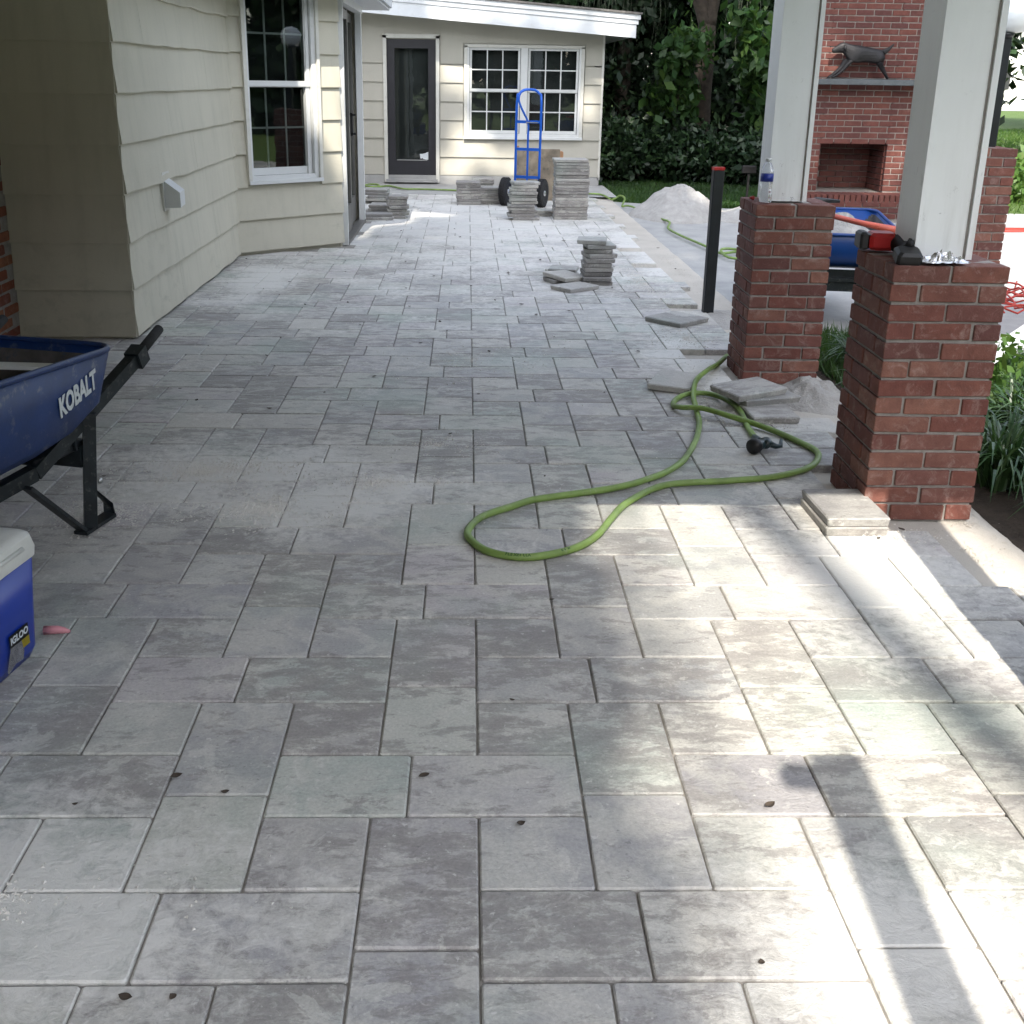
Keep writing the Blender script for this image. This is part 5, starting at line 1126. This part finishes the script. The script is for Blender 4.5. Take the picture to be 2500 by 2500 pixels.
edge = np.where(qy < 12.5, 4.3+.3*np.sin(qy*2), edge+.9)
ok = np.array([shade(a, b) and a < e for a, b, e in zip(qx, qy, edge)]); qx, qy, zz = qx[ok], qy[ok], zz[ok]
P = np.stack([qx-zz*KX, qy-zz*KY, zz], 1)
names = ['tall shade tree behind the viewer, nearest the house', 'tall shade tree behind the viewer, rear left', 'tall shade tree far behind the viewer', 'tall shade tree behind the viewer on the driveway side']
tr_ = [(-7.5, -1.), (-8.5, -12.), (1.5, -21.), (9.5, -6.)]
idx = np.argmin(np.stack([(P[:, 0]-a)**2+(P[:, 1]-b)**2 for a, b in ((-4, -1), (-4, -11), (2, -13), (2.5, -2))]), 0)
for k in range(4):
    t = thing('tree', names[k], 'tree', group='tall trees behind the viewer'); x, y = tr_[k]; mb = MB(); cx, cy = P[idx == k][:, 0].mean(), P[idx == k][:, 1].mean()
    trunk(mb, [(x, y, -.1), (x*.95, y*.97, 7), (x*.8+cx*.2, y*.8+cy*.2, 12.5)], .38, .25, 12)
    for a in range(0 if k > 1 else 4): trunk(mb, [(x*.8+cx*.2, y*.8+cy*.2, 12.4), ((x+cx)/2, (y+cy)/2, 15.6), (cx+2.2*math.cos(a*1.6), cy+2.6*math.sin(a*1.6), 16.2)], .12, .03, 8)
    if k == 3:     # two bare limbs added to throw soft stripes across the sunny patch
        for (pa, pb, pc, r_) in (((.93, 4.3), (1.12, 3.2), (1.40, 1.0), .11), ((.54, 4.4), (.54, 3.0), (.50, .8), .04)):
            trunk(mb, [(q_[0]-15*KX, q_[1]-15*KY, 15) for q_ in (pa, pb, pc)], r_, r_*.8, 8)
    mb.build('trunk', 'bark', t, True)
    leaf_cloud('crown', P[idx == k], .31, 'canopy_leaf', t, seed=200+k, aspect=.85)

# woods around the yard, behind and beside the viewer (seen only as reflections and low shade)
def wood(proto_seed, mat):
    t = thing('tree', 'x', 'tree', group='dark woods around the yard behind the viewer'); trunk(MB(), [(0, 0, -.1), (.1, 0, 3), (0, 0, 7)], .25, .12, 8).build('trunk', 'bark', t, True)
    leaf_cloud('crown', clumps(5200, [(0, 0, 4.2, 3.1, 1.6, 4.3), (.6, .4, 8.5, 2.6, 1.6, 2.6)], proto_seed, 12, .55), .55, mat, t, seed=proto_seed, aspect=.6); return t
protos = [wood(301, 'leaf_dark'), wood(302, 'leaf_dark')]
spots = [(-16, -24, 'furthest left'), (-11, -27, 'second from the left'), (-6, -25, 'third from the left'), (-1, -28, 'straight behind the viewer'), (4, -26, 'just right of straight behind'), (9, -27, 'rear right'), (14, -24, 'rear right corner'),
         (19, -20, 'south end of the east row'), (21, -14, 'second in the east row'), (20, -8, 'third in the east row'), (21, -2.5, 'fourth in the east row'), (20, 3, 'fifth in the east row'), (21.5, 8, 'north end of the east row')]
for i, (x, y, w_) in enumerate(spots):
    p = protos[i % 2]
    if i < 2: t = p
    else:
        t = p.copy(); S.collection.objects.link(t)
        for c in p.children: d = c.copy(); S.collection.objects.link(d); d.parent = t
    t.location = (x, y, 0); t.rotation_euler = (0, 0, i*1.3 if y < -21 and False else (R(90) if x > 18 else 0)+.2*(i % 3)); t['label'] = 'dense dark tree of the surrounding wood, '+w_

# crumbs of loose sand lying on the pavers and along the edges
def crumbs(name, zones, n, seed, mat='sand_light', smin=.001, smax=.0042):
    rg_ = np.random.default_rng(seed); V = []; Fc = []; w_ = np.array([z[2]*z[3]*z[4] for z in zones]); w_ = w_/w_.sum(); k = 0
    for i in range(n):
        z = zones[rg_.choice(len(zones), p=w_)]; a = rg_.uniform(0, 6.283); r_ = min(1.6, abs(rg_.normal(0, .55)))
        x, y = z[0]+z[2]*r_*math.cos(a), z[1]+z[3]*r_*math.sin(a)
        if mnoise.noise(Vector((x*6, y*6, seed))) < -.05 + .25*rg_.normal(): continue
        s_ = rg_.uniform(smin, smax)*(1+.5*(rg_.random() < .06)); z0_ = z[5]; t_ = rg_.uniform(0, 6.28)
        for q in range(3): V.append((x+s_*math.cos(t_+q*2.1), y+s_*math.sin(t_+q*2.1), z0_))
        V.append((x+s_*.3, y, z0_+s_*rg_.uniform(.5, 1.1))); Fc += [(k, k+1, k+3), (k+1, k+2, k+3), (k+2, k, k+3)]; k += 4
    return tag(MB().add(V, Fc).build(name, mat), kind='stuff')
crumbs('sand_crumbs', [(-1.05, 4.15, .42, .22, 1, .0005), (-.75, 3.75, .40, .2, 1, .0005), (-.35, 4.05, .28, .14, .8, .0005), (-1.35, 3.7, .2, .25, 1, .0005), (-.15, 4.5, .3, .2, .3, .0005), (-.9, 1.75, .45, .12, .2, .0005),
        (1.25, 5.3, .25, .35, .7, .0005), (1.3, 4.9, .2, .2, .7, .0005), (1.4, 3.5, .16, .15, .8, .0005), (1.3, 6.6, .2, .5, .5, .0005), (1.35, 8.5, .2, 1.5, .3, .0005), (0, 6, 1.4, 2., .02, .0005)], 30000, 5, smax=.0056)
crumbs('sand_crumbs', [(1.72, 3.5, .12, .35, 1, -.030), (1.8, 3.7, .08, .3, 1, -.030), (1.62, 6.8, .2, .6, .7, -.030), (1.75, 9.5, .15, 2.5, .3, -.030)], 2500, 8, 'sand', .001, .004)
